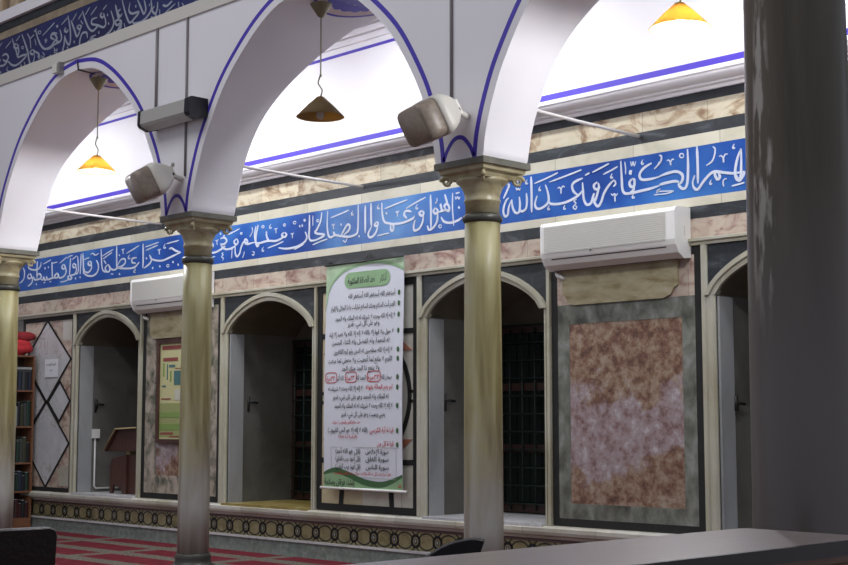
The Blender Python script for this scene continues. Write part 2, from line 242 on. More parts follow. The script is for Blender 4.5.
# ------------------------------------------------------------------ mesh builder
class MB:
    def __init__(s): s.v = []; s.f = []; s.m = []; s.mats = []; s.sm = []
    def mi(s, k):
        if k not in s.mats: s.mats.append(k)
        return s.mats.index(k)
    def add(s, vs, fs, k, smooth=False):
        o = len(s.v); s.v += [tuple(v) for v in vs]; i = s.mi(k)
        for f in fs: s.f.append(tuple(o+a for a in f)); s.m.append(i); s.sm.append(smooth)
    def box(s, x0, x1, y0, y1, z0, z1, k, xf=None):
        vs = [Vector((x, y, z)) for x in (x0, x1) for y in (y0, y1) for z in (z0, z1)]
        if xf: vs = [xf @ v for v in vs]
        s.add(vs, [(0, 1, 3, 2), (4, 6, 7, 5), (0, 4, 5, 1), (2, 3, 7, 6), (0, 2, 6, 4), (1, 5, 7, 3)], k)
    def prism(s, pts, y0, y1, k, xf=None, axis='y', smooth=False):
        """closed outline; pts=(a,b): axis y -> (x,z); axis x -> (y,z); axis z -> (x,y)"""
        mk = {'y': lambda a, b, c: Vector((a, c, b)), 'x': lambda a, b, c: Vector((c, a, b)), 'z': lambda a, b, c: Vector((a, b, c))}[axis]
        vs = [mk(a, b, y0) for a, b in pts]+[mk(a, b, y1) for a, b in pts]
        if xf: vs = [xf @ v for v in vs]
        n = len(pts); s.add(vs, [tuple(range(n)), tuple(range(2*n-1, n-1, -1))]+[(i, (i+1) % n, n+(i+1) % n, n+i) for i in range(n)], k, smooth)
    def lathe(s, prof, c, k, n=32, xf=None, smooth=True, cap=True):
        vs = []; fs = []
        for r, z in prof:
            for i in range(n):
                a = 2*pi*i/n; vs.append(Vector((c[0]+r*cos(a), c[1]+r*sin(a), c[2]+z)))
        for j in range(len(prof)-1):
            for i in range(n): fs.append((j*n+i, j*n+(i+1) % n, (j+1)*n+(i+1) % n, (j+1)*n+i))
        if cap: fs += [tuple(range(n))[::-1], tuple(range((len(prof)-1)*n, len(prof)*n))]
        if xf: vs = [xf @ v for v in vs]
        s.add(vs, fs, k, smooth)
    def tube(s, pts, r, k, n=8):
        pts = [Vector(p) for p in pts]; vs = []; fs = []; up = Vector((.13, .31, .94)).normalized()
        for i, p in enumerate(pts):
            d = (pts[min(i+1, len(pts)-1)]-pts[max(i-1, 0)]).normalized()
            a = d.cross(up); a = a.normalized() if a.length > 1e-4 else d.cross(Vector((1, 0, 0))).normalized(); b = d.cross(a)
            rr = r[i] if isinstance(r, (list, tuple)) else r
            vs += [p+a*rr*cos(2*pi*q/n)+b*rr*sin(2*pi*q/n) for q in range(n)]
        for j in range(len(pts)-1):
            for q in range(n): fs.append((j*n+q, j*n+(q+1) % n, (j+1)*n+(q+1) % n, (j+1)*n+q))
        fs += [tuple(range(n))[::-1], tuple(range((len(pts)-1)*n, len(pts)*n))]
        s.add(vs, fs, k, True)
    def ribbon(s, pts, w, y, k, t=.004, taper=.45, yf=None, closed=False):
        """a painted or inlaid stroke lying on the plane Y=y, raised by t towards -Y"""
        n = len(pts); L = []; R = []
        for i, (x, z) in enumerate(pts):
            a = pts[(i-1) % n] if closed else pts[max(i-1, 0)]; b = pts[(i+1) % n] if closed else pts[min(i+1, n-1)]
            dx, dz = b[0]-a[0], b[1]-a[1]; l = math.hypot(dx, dz) or 1
            q = 1 if closed else min(1, taper+(1-taper)*min(i, n-1-i)/max(1, .18*n)); h = w/2*q
            L.append((x-dz/l*h, z+dx/l*h)); R.append((x+dz/l*h, z-dx/l*h))
        g = yf or (lambda x, z: y)
        vs = [(x, g(x, z)-t, z) for x, z in L]+[(x, g(x, z)-t, z) for x, z in R]+[(x, g(x, z), z) for x, z in L]+[(x, g(x, z), z) for x, z in R]
        fs = []; m = n if closed else n-1
        for i in range(m):
            j = (i+1) % n; fs += [(i, j, n+j, n+i), (2*n+i, 2*n+j, j, i), (n+i, n+j, 3*n+j, 3*n+i)]
        s.add(vs, fs, k)
    def build(s, name, parent=None, loc=None):
        me = bpy.data.meshes.new(name); off = Vector(loc or (0, 0, 0))
        me.from_pydata([Vector(v)-off for v in s.v], [], s.f)
        for k in s.mats: me.materials.append(M[k])
        me.polygons.foreach_set('material_index', s.m); me.polygons.foreach_set('use_smooth', s.sm)
        bm = bmesh.new(); bm.from_mesh(me); bmesh.ops.recalc_face_normals(bm, faces=bm.faces); bm.to_mesh(me); bm.free(); me.update()
        o = bpy.data.objects.new(name, me); COL.objects.link(o)
        if parent is not None:
            o.parent = parent
            o.location = off-Vector(parent_world(parent))
        else: o.location = off
        return o
def parent_world(p):
    v = Vector(p.location)
    while p.parent: p = p.parent; v += Vector(p.location)
    return v
def cr(pts, n=6):
    """Catmull-Rom through 2-D or 3-D points"""
    P = [pts[0]]+list(pts)+[pts[-1]]; out = []
    for i in range(1, len(P)-2):
        for k in range(n):
            t = k/n; out.append(tuple(.5*((2*b)+(-a+c)*t+(2*a-5*b+4*c-d)*t*t+(-a+3*b-3*c+d)*t**3) for a, b, c, d in zip(P[i-1], P[i], P[i+1], P[i+2])))
    return out+[tuple(pts[-1])]
def tag(o, label, cat, group=None, kind=None):
    o['label'] = label; o['category'] = cat
    if group: o['group'] = group
    if kind: o['kind'] = kind
    return o
def thing(name, loc, label, cat, group=None):
    o = bpy.data.objects.new(name, None); o.empty_display_size = .1; o.location = loc; COL.objects.link(o); return tag(o, label, cat, group)
def struct(o): o['kind'] = 'structure'; return o
def dup(root, loc):
    r = root.copy(); COL.objects.link(r); r.location = loc
    for ch in list(root.children):
        c = ch.copy(); COL.objects.link(c); c.parent = r
        for g in list(ch.children):
            d = g.copy(); COL.objects.link(d); d.parent = c
    return r
# Arabic text: join letters by their presentation forms, then lay them out right to left
FORMS = {}
for _c in list(range(0xFE70, 0xFEFF)):
    _d = unicodedata.decomposition(chr(_c)).split()
    if _d and _d[0] in ('<isolated>', '<final>', '<initial>', '<medial>') and '0020' not in _d and '0640' not in _d:
        FORMS[(tuple(_d[1:]), _d[0][1:-1])] = chr(_c)
def hx(c): return '%04X' % ord(c)
NOJOIN = set('اأإآدذرزوؤةىء')
def shape(txt):
    res = []
    for w in txt.split(' '):
        if not w: res.append(''); continue
        if not any('\u0621' <= c <= '\u064A' for c in w): res.append(w); continue
        toks = []; i = 0
        while i < len(w):
            if w[i] == 'ل' and i+1 < len(w) and w[i+1] in 'اأإآ': toks.append(w[i:i+2]); i += 2
            else: toks.append(w[i]); i += 1
        let = lambda k: 0 <= k < len(toks) and '\u0621' <= toks[k][0] <= '\u064A'
        out = []
        for k, tk in enumerate(toks):
            if not let(k): out.append({'(': ')', ')': '('}.get(tk, tk)); continue
            pj = let(k-1) and len(toks[k-1]) == 1 and toks[k-1] not in NOJOIN
            nj = let(k+1) and len(tk) == 1 and tk not in NOJOIN and toks[k+1] != 'ء'
            if tk == 'ء': pj = nj = False
            form = {(0, 0): 'isolated', (1, 0): 'final', (0, 1): 'initial', (1, 1): 'medial'}[(int(pj), int(nj))]
            out.append(FORMS.get((tuple(hx(c) for c in tk), form), tk))
        res.append(''.join(out[::-1]))
    return ' '.join(res[::-1])
def text_mesh(mb, txt, x0, x1, z, h, y, k, yf=None, bold=.0, raw=False):
    cu = bpy.data.curves.new('t', 'FONT'); cu.body = txt if raw else shape(txt); cu.resolution_u = 1; cu.offset = bold
    o = bpy.data.objects.new('t', cu); COL.objects.link(o); dg = bpy.context.evaluated_depsgraph_get()
    me = bpy.data.meshes.new_from_object(o.evaluated_get(dg))
    if len(me.vertices):
        xs = [v.co.x for v in me.vertices]; a, b = min(xs), max(xs); sx = (x1-x0)/max(.001, b-a)
        g = yf or (lambda x, z: y)
        vs = []
        for v in me.vertices:
            X = x0+(v.co.x-a)*sx; Z = z+v.co.y*h; vs.append((X, g(X, Z)-.003, Z))
        mb.add(vs, [tuple(p.vertices) for p in me.polygons], k)
    bpy.data.objects.remove(o); bpy.data.meshes.remove(me); bpy.data.curves.remove(cu)
def strokes(mb, data, y, k):
    for i, s in enumerate(data.split(';')):
        w, p = s.split(':'); pts = [tuple(map(float, q.split(','))) for q in p.split()]
        mb.ribbon(cr(pts, 5), float(w)*.84, y, k, .003+.00035*(i % 9))
# calligraphy strokes as pen width: x,z points on their wall plane, in metres
WALL_STROKES = '0.026:-16.686,3.356 -16.642,3.299 -16.647,3.223 -16.691,3.181 -16.776,3.157;0.026:-16.555,3.380 -16.522,3.335 -16.424,3.307 -16.289,3.304 -16.223,3.340 -16.214,3.392;0.026:-16.512,3.266 -16.553,3.228 -16.508,3.198 -16.449,3.220 -16.500,3.267;0.026:-16.449,3.223 -16.422,3.176 -16.459,3.126 -16.539,3.102;0.026:-16.310,3.411 -16.313,3.303 -16.306,3.186;0.026:-16.308,3.213 -16.256,3.243 -16.204,3.217 -16.219,3.179 -16.356,3.171 -16.404,3.217;0.026:-16.219,3.176 -16.162,3.154 -16.134,3.187 -16.112,3.150 -16.074,3.153 -16.061,3.186 -16.030,3.151 -15.943,3.158 -15.871,3.164 -15.858,3.200;0.026:-15.934,3.368 -15.923,3.272 -15.914,3.165;0.026:-15.871,3.164 -15.821,3.155 -15.759,3.171 -15.787,3.209 -15.835,3.195 -15.850,3.160;0.016:-16.158,3.358 -15.956,3.400;0.016:-15.924,3.350 -15.795,3.357;0.016:-15.737,3.337 -15.556,3.402;0.026:-15.642,3.316 -15.685,3.282 -15.647,3.255 -15.597,3.275 -15.636,3.313;0.026:-15.597,3.277 -15.574,3.212 -15.628,3.161 -15.727,3.148 -15.757,3.185;0.026:-15.471,3.380 -15.480,3.279 -15.488,3.171;0.026:-15.465,3.162 -15.529,3.146 -15.491,3.111 -15.430,3.122 -15.476,3.160;0.016:-15.513,3.113 -15.597,3.097 -15.710,3.094;0.026:-15.389,3.308 -15.418,3.277 -15.381,3.250 -15.338,3.271 -15.384,3.306;0.026:-15.340,3.268 -15.329,3.209 -15.377,3.163 -15.466,3.167;0.026:-15.305,3.387 -15.286,3.278 -15.289,3.185 -15.355,3.165;0.026:-15.223,3.409 -15.226,3.287 -15.233,3.156;0.016:-15.549,3.380 -15.500,3.404 -15.416,3.407;0.016:-15.428,3.359 -15.319,3.396;0.026:-15.010,3.305 -15.054,3.276 -15.012,3.247 -14.973,3.266 -15.002,3.303;0.026:-14.976,3.266 -14.970,3.209 -15.036,3.165 -15.125,3.182 -15.138,3.223;0.016:-15.143,3.330 -15.017,3.348;0.026:-15.180,3.412 -15.163,3.296 -15.152,3.167;0.030:-15.352,3.108 -15.330,3.118;0.030:-15.242,3.114 -15.221,3.124;0.016:-16.130,3.113 -16.087,3.122;0.016:-15.984,3.117 -15.935,3.122;0.030:-16.325,3.108 -16.308,3.115;0.030:-16.114,3.296 -16.091,3.306;0.030:-16.026,3.305 -16.009,3.313;0.026:-14.857,3.300 -14.806,3.227 -14.828,3.153 -14.923,3.115 -15.059,3.126 -15.164,3.172;0.016:-14.993,3.380 -14.942,3.391 -14.883,3.363 -14.799,3.381;0.026:-14.758,3.428 -14.745,3.328 -14.735,3.237 -14.710,3.171 -14.652,3.142 -14.591,3.142;0.026:-14.589,3.227 -14.654,3.188 -14.605,3.136 -14.547,3.153 -14.583,3.221;0.026:-14.581,3.224 -14.523,3.166 -14.439,3.149 -14.366,3.167;0.016:-14.726,3.339 -14.477,3.399;0.016:-14.710,3.302 -14.503,3.364;0.016:-14.687,3.285 -14.634,3.236;0.016:-14.520,3.106 -14.462,3.097;0.030:-14.338,3.083 -14.316,3.093;0.026:-14.404,3.433 -14.398,3.298 -14.393,3.168;0.026:-14.388,3.190 -14.307,3.257 -14.225,3.261 -14.210,3.215 -14.284,3.178 -14.382,3.167 -14.180,3.143 -14.020,3.141 -13.929,3.181 -13.911,3.200;0.026:-13.960,3.253 -14.056,3.251 -14.062,3.207 -13.974,3.188;0.016:-14.187,3.324 -14.055,3.356 -13.910,3.394;0.012:-14.300,3.376 -14.276,3.379 -14.265,3.361 -14.249,3.380 -14.225,3.381;0.012:-14.265,3.364 -14.258,3.321;0.012:-14.117,3.303 -14.148,3.270 -14.136,3.252 -14.107,3.255 -14.126,3.268;0.016:-14.350,3.324 -14.328,3.304;0.012:-14.014,3.128 -13.979,3.111 -14.023,3.097 -13.985,3.079 -14.028,3.083;0.026:-13.832,3.406 -13.824,3.248 -13.827,3.122;0.016:-13.791,3.362 -13.504,3.393;0.016:-13.777,3.322 -13.521,3.361;0.026:-13.697,3.262 -13.651,3.204 -13.693,3.157 -13.808,3.116;0.026:-13.683,3.224 -13.579,3.191 -13.426,3.174 -13.252,3.201 -13.061,3.235;0.026:-13.292,3.294 -13.243,3.300 -13.168,3.266 -13.051,3.229;0.016:-13.345,3.360 -13.098,3.375;0.012:-13.372,3.362 -13.401,3.330 -13.391,3.312 -13.363,3.315 -13.381,3.328;0.012:-13.527,3.303 -13.504,3.306 -13.493,3.288 -13.479,3.307 -13.456,3.308;0.012:-13.493,3.291 -13.487,3.250;0.030:-13.634,3.098 -13.609,3.110;0.030:-13.484,3.106 -13.465,3.115;0.012:-13.286,3.102 -13.293,3.093 -13.311,3.090 -13.328,3.096 -13.336,3.106 -13.329,3.116 -13.312,3.118 -13.294,3.113 -13.286,3.102;0.030:-13.218,3.133 -13.198,3.143;0.030:-13.116,3.097 -13.096,3.106;0.030:-13.765,3.223 -13.745,3.233;0.026:-12.468,3.289 -12.495,3.260 -12.462,3.233 -12.438,3.257 -12.464,3.287;0.026:-12.523,3.180 -12.396,3.177 -12.283,3.203 -12.211,3.230;0.026:-12.304,3.318 -12.236,3.322 -12.190,3.285 -12.234,3.252 -12.303,3.261;0.026:-12.303,3.258 -12.261,3.213 -12.188,3.190 -12.098,3.196 -12.032,3.214;0.026:-12.007,3.292 -12.060,3.262 -12.026,3.227 -11.989,3.245 -12.003,3.286;0.026:-12.037,3.221 -12.035,3.140 -12.003,3.096 -11.955,3.127 -11.930,3.191 -11.883,3.243 -11.828,3.215 -11.774,3.216 -11.705,3.221;0.026:-11.879,3.253 -11.851,3.268 -11.818,3.236 -11.865,3.214;0.026:-11.677,3.205 -11.668,3.299 -11.636,3.401;0.026:-11.674,3.392 -11.694,3.301 -11.671,3.217 -11.623,3.192 -11.648,3.173 -11.683,3.211;0.026:-11.705,3.221 -11.602,3.204 -11.518,3.212 -11.434,3.211 -11.329,3.201 -11.243,3.216 -11.196,3.237;0.026:-11.498,3.298 -11.480,3.248 -11.450,3.212;0.026:-11.197,3.278 -11.235,3.252 -11.190,3.226 -11.154,3.246 -11.187,3.275;0.016:-11.470,3.138 -11.329,3.159 -11.206,3.184;0.016:-12.185,3.347 -12.073,3.368 -11.959,3.394;0.012:-12.402,3.304 -12.382,3.308 -12.372,3.290 -12.359,3.308 -12.338,3.309;0.012:-12.372,3.293 -12.366,3.254;0.030:-12.252,3.336 -12.230,3.347;0.030:-12.314,3.367 -12.296,3.376;0.012:-11.914,3.336 -11.918,3.330 -11.929,3.329 -11.940,3.332 -11.944,3.339 -11.940,3.346 -11.929,3.347 -11.918,3.343 -11.914,3.336;0.012:-11.745,3.386 -11.733,3.338 -11.780,3.286;0.012:-11.533,3.370 -11.539,3.362 -11.552,3.360 -11.566,3.364 -11.571,3.373 -11.566,3.381 -11.553,3.383 -11.539,3.378 -11.533,3.370;0.012:-11.420,3.388 -11.445,3.359 -11.436,3.343 -11.413,3.345 -11.428,3.357;0.030:-11.504,3.300 -11.484,3.311;0.012:-11.363,3.326 -11.344,3.329 -11.335,3.313 -11.323,3.330 -11.305,3.330;0.012:-11.335,3.315 -11.331,3.279;0.012:-11.174,3.351 -11.179,3.343 -11.192,3.341 -11.205,3.346 -11.210,3.354 -11.205,3.362 -11.192,3.364 -11.179,3.359 -11.174,3.351;0.012:-12.248,3.163 -12.275,3.152 -12.252,3.137 -12.281,3.118 -12.247,3.098 -12.262,3.075;0.012:-12.092,3.192 -12.096,3.085;0.012:-11.870,3.139 -11.884,3.100 -11.906,3.072;0.012:-11.733,3.127 -11.699,3.114 -11.711,3.084 -11.739,3.097;0.012:-11.542,3.158 -11.567,3.129 -11.558,3.112 -11.535,3.115 -11.550,3.127;0.016:-12.487,3.123 -12.400,3.133;0.026:-11.287,3.125 -11.154,3.103 -10.993,3.109 -10.874,3.141 -10.827,3.189 -10.856,3.248;0.016:-11.032,3.082 -10.953,3.102 -10.874,3.124;0.026:-10.789,3.413 -10.787,3.302 -10.792,3.189 -10.760,3.148 -10.698,3.152;0.026:-10.595,3.420 -10.613,3.334 -10.664,3.258 -10.699,3.232 -10.669,3.212 -10.553,3.188 -10.630,3.158 -10.746,3.141;0.026:-10.504,3.422 -10.510,3.273 -10.490,3.178 -10.452,3.153 -10.388,3.167 -10.298,3.150 -10.187,3.132 -10.099,3.139 -10.055,3.166 -10.045,3.286 -10.046,3.435;0.026:-10.298,3.150 -10.258,3.200 -10.203,3.254 -10.166,3.235 -10.187,3.191 -10.257,3.159;0.026:-10.415,3.204 -10.388,3.167;0.012:-10.736,3.404 -10.735,3.296;0.016:-10.460,3.349 -10.319,3.371 -10.180,3.396;0.016:-10.736,3.105 -10.620,3.124 -10.501,3.142;0.012:-11.004,3.357 -11.011,3.348 -11.026,3.346 -11.042,3.351 -11.049,3.362 -11.042,3.371 -11.027,3.374 -11.011,3.368 -11.004,3.357;0.012:-11.089,3.248 -11.071,3.252 -11.063,3.235 -11.051,3.252 -11.033,3.253;0.012:-11.063,3.238 -11.058,3.202;0.012:-10.440,3.273 -10.423,3.277 -10.416,3.261 -10.404,3.277 -10.387,3.278;0.012:-10.416,3.263 -10.411,3.228;0.012:-10.123,3.382 -10.145,3.355 -10.137,3.340 -10.117,3.343 -10.130,3.354;0.012:-10.640,3.339 -10.645,3.332 -10.657,3.330 -10.670,3.334 -10.675,3.343 -10.670,3.350 -10.657,3.352 -10.645,3.348 -10.640,3.339;0.030:-10.952,3.311 -10.936,3.320;0.030:-10.912,3.312 -10.896,3.321;0.012:-10.851,3.367 -10.855,3.361 -10.865,3.359 -10.875,3.363 -10.879,3.370 -10.875,3.376 -10.865,3.377 -10.855,3.373 -10.851,3.367;0.030:-10.307,3.260 -10.292,3.268;0.012:-10.270,3.107 -10.233,3.083 -10.205,3.125;0.030:-10.039,3.120 -10.024,3.128;0.026:-9.943,3.415 -9.942,3.275 -9.941,3.143;0.026:-9.858,3.428 -9.858,3.292 -9.850,3.201;0.026:-9.789,3.236 -9.810,3.209 -9.777,3.197 -9.759,3.220 -9.783,3.238;0.026:-9.759,3.217 -9.781,3.149 -9.830,3.104 -9.881,3.098 -9.899,3.135 -9.850,3.201;0.026:-9.707,3.414 -9.699,3.300 -9.669,3.227 -9.605,3.204 -9.535,3.191 -9.407,3.190 -9.281,3.215 -9.254,3.239;0.026:-9.581,3.188 -9.581,3.143 -9.550,3.129 -9.541,3.169 -9.568,3.190;0.026:-9.295,3.281 -9.368,3.297 -9.396,3.265 -9.357,3.225;0.016:-9.665,3.350 -9.517,3.376 -9.350,3.400;0.016:-9.768,3.100 -9.599,3.111;0.012:-9.512,3.300 -9.495,3.303 -9.488,3.287 -9.477,3.304 -9.460,3.305;0.012:-9.488,3.290 -9.484,3.254;0.016:-9.371,3.320 -9.237,3.362 -9.104,3.396;0.026:-9.153,3.278 -9.192,3.257 -9.165,3.230 -9.132,3.246 -9.148,3.275;0.026:-9.135,3.239 -9.148,3.166 -9.192,3.113 -9.254,3.100 -9.267,3.141 -9.245,3.201;0.026:-9.042,3.411 -9.037,3.240 -9.037,3.102;0.012:-8.961,3.370 -8.956,3.348 -8.978,3.322;0.026:-8.975,3.283 -9.003,3.255 -8.978,3.227 -8.947,3.243 -8.968,3.279;0.026:-8.947,3.237 -8.956,3.158 -8.999,3.106 -9.060,3.087 -9.083,3.128;0.026:-8.944,3.236 -8.896,3.242 -8.844,3.248 -8.802,3.232 -8.803,3.273 -8.830,3.301 -8.861,3.287 -8.844,3.248;0.026:-8.913,3.313 -8.892,3.244;0.026:-8.858,3.394 -8.819,3.290;0.016:-8.756,3.394 -8.759,3.258 -8.743,3.090;0.026:-8.904,3.189 -8.870,3.146 -8.794,3.124 -8.692,3.135 -8.639,3.157;0.012:-8.725,3.358 -8.715,3.332 -8.695,3.351 -8.678,3.328 -8.663,3.349;0.016:-8.717,3.384 -8.666,3.388;0.030:-8.684,3.246 -8.667,3.256;0.012:-8.898,3.103 -8.903,3.094 -8.916,3.091 -8.930,3.097 -8.935,3.107 -8.930,3.116 -8.916,3.118 -8.903,3.113 -8.898,3.103;0.012:-9.744,3.404 -9.767,3.376 -9.759,3.360 -9.739,3.362 -9.752,3.374;0.030:-9.645,3.299 -9.630,3.308;0.012:-9.217,3.344 -9.238,3.316 -9.231,3.300 -9.212,3.303 -9.224,3.315;0.026:-8.069,3.270 -8.101,3.246 -8.128,3.194 -8.134,3.143 -8.111,3.109 -8.082,3.124 -8.069,3.188 -8.034,3.249;0.026:-8.133,3.269 -8.095,3.322 -8.065,3.375 -8.082,3.391;0.026:-8.034,3.249 -8.026,3.183 -7.994,3.130 -7.951,3.131 -7.939,3.195 -7.947,3.263;0.026:-7.945,3.158 -7.917,3.132 -7.871,3.152 -7.859,3.218 -7.865,3.285;0.026:-7.810,3.422 -7.805,3.287 -7.806,3.110;0.012:-7.987,3.350 -7.973,3.323 -7.958,3.340 -7.944,3.320 -7.929,3.341;0.012:-7.962,3.417 -7.961,3.351;0.012:-7.853,3.401 -7.870,3.377 -7.865,3.363 -7.849,3.365 -7.859,3.375;0.026:-7.650,3.332 -7.621,3.254 -7.616,3.187 -7.652,3.151 -7.716,3.132 -7.758,3.147 -7.768,3.186 -7.743,3.249;0.026:-7.619,3.188 -7.583,3.158 -7.471,3.150 -7.363,3.169 -7.290,3.198 -7.243,3.234;0.026:-7.239,3.335 -7.315,3.319 -7.355,3.290 -7.342,3.239 -7.296,3.200;0.016:-7.773,3.356 -7.633,3.385 -7.506,3.417;0.016:-7.606,3.348 -7.428,3.376 -7.251,3.407;0.012:-7.706,3.325 -7.723,3.301 -7.717,3.288 -7.702,3.290 -7.712,3.300;0.012:-7.516,3.281 -7.497,3.290 -7.476,3.277 -7.456,3.295 -7.436,3.282;0.016:-7.476,3.281 -7.477,3.231;0.012:-7.607,3.148 -7.623,3.125 -7.618,3.111 -7.603,3.114 -7.612,3.123;0.012:-7.434,3.134 -7.450,3.110 -7.445,3.097 -7.430,3.100 -7.439,3.109;0.012:-7.307,3.166 -7.342,3.154 -7.316,3.134 -7.348,3.106 -7.325,3.083 -7.308,3.104 -7.335,3.115;0.026:-7.245,3.300 -7.240,3.233 -7.233,3.160 -7.203,3.110 -7.156,3.119 -7.132,3.176 -7.120,3.196;0.026:-7.088,3.283 -7.125,3.261 -7.111,3.228 -7.073,3.230 -7.080,3.275;0.026:-7.075,3.228 -7.099,3.161 -7.121,3.119;0.026:-6.913,3.280 -6.968,3.241 -7.018,3.184 -7.052,3.111 -7.087,3.082 -7.121,3.119 -7.129,3.164;0.016:-7.386,3.380 -7.314,3.395 -7.250,3.407;0.016:-7.216,3.355 -7.166,3.370;0.016:-7.138,3.370 -7.048,3.395 -6.962,3.420;0.016:-7.028,3.339 -6.950,3.360 -6.876,3.385;0.012:-6.934,3.334 -6.950,3.310 -6.945,3.297 -6.930,3.299 -6.940,3.309;0.012:-6.949,3.170 -6.931,3.154 -6.915,3.166 -6.899,3.150 -6.880,3.165;0.016:-6.910,3.158 -6.909,3.099;0.016:-6.913,3.280 -6.900,3.246 -6.925,3.225;0.026:-6.845,3.426 -6.838,3.293 -6.833,3.200 -6.813,3.159 -6.761,3.150 -6.649,3.156 -6.545,3.164 -6.467,3.176;0.026:-6.723,3.267 -6.758,3.241 -6.747,3.203 -6.714,3.207 -6.710,3.249 -6.726,3.267;0.026:-6.714,3.207 -6.725,3.170 -6.757,3.151;0.045:-6.762,3.320 -6.733,3.316;0.012:-6.805,3.413 -6.798,3.358 -6.799,3.309;0.012:-6.747,3.408 -6.737,3.371 -6.723,3.402 -6.711,3.368 -6.694,3.403;0.026:-6.538,3.366 -6.617,3.336 -6.659,3.289 -6.641,3.248 -6.569,3.239 -6.466,3.247;0.012:-6.623,3.407 -6.639,3.383 -6.634,3.369 -6.620,3.372 -6.629,3.382;0.012:-6.466,3.367 -6.483,3.337 -6.516,3.315;0.012:-6.717,3.145 -6.734,3.121 -6.729,3.107 -6.714,3.110 -6.723,3.120;0.012:-6.520,3.108 -6.469,3.107;0.012:-6.500,3.124 -6.468,3.134;0.026:-6.468,3.248 -6.389,3.264 -6.298,3.266 -6.247,3.230 -6.253,3.184 -6.284,3.162;0.026:-6.469,3.183 -6.416,3.189 -6.327,3.193 -6.280,3.182;0.026:-6.197,3.430 -6.194,3.307 -6.201,3.183 -6.217,3.135 -6.248,3.124 -6.281,3.151 -6.288,3.173;0.012:-6.232,3.383 -6.238,3.372 -6.252,3.369 -6.266,3.376 -6.272,3.389 -6.265,3.400 -6.251,3.402 -6.237,3.396 -6.232,3.383;0.026:-6.109,3.438 -6.105,3.295 -6.106,3.148;0.026:-6.157,3.167 -6.145,3.122 -6.109,3.103 -6.057,3.154 -5.995,3.206 -5.945,3.220 -5.876,3.203 -5.783,3.185 -5.688,3.188;0.016:-6.133,3.216 -6.154,3.166 -6.148,3.122;0.026:-5.935,3.220 -5.951,3.200 -5.930,3.158 -5.906,3.172 -5.921,3.210;0.026:-5.713,3.365 -5.750,3.287 -5.771,3.189 -5.755,3.134 -5.726,3.140 -5.717,3.212 -5.713,3.358;0.026:-5.769,3.180 -5.738,3.124 -5.700,3.159 -5.688,3.188;0.016:-5.966,3.415 -5.945,3.396 -5.950,3.351 -5.975,3.303 -6.027,3.278;0.012:-5.911,3.330 -5.893,3.335 -5.873,3.319 -5.855,3.340 -5.830,3.339;0.016:-5.873,3.325 -5.872,3.278;0.012:-5.772,3.409 -5.787,3.387 -5.783,3.374 -5.770,3.376 -5.778,3.385;0.012:-5.983,3.162 -5.998,3.139 -5.994,3.127 -5.981,3.129 -5.989,3.138;0.012:-5.845,3.153 -5.873,3.146 -5.879,3.121 -5.873,3.094;0.016:-5.803,3.090 -5.745,3.096 -5.690,3.104;0.012:-6.455,3.151 -6.491,3.135 -6.417,3.126 -6.335,3.116 -6.405,3.105 -6.494,3.107;0.016:-6.464,3.420 -6.443,3.404 -6.453,3.363 -6.510,3.318;0.012:-6.395,3.364 -6.376,3.368 -6.359,3.352 -6.341,3.369 -6.323,3.364;0.016:-6.361,3.356 -6.356,3.322'
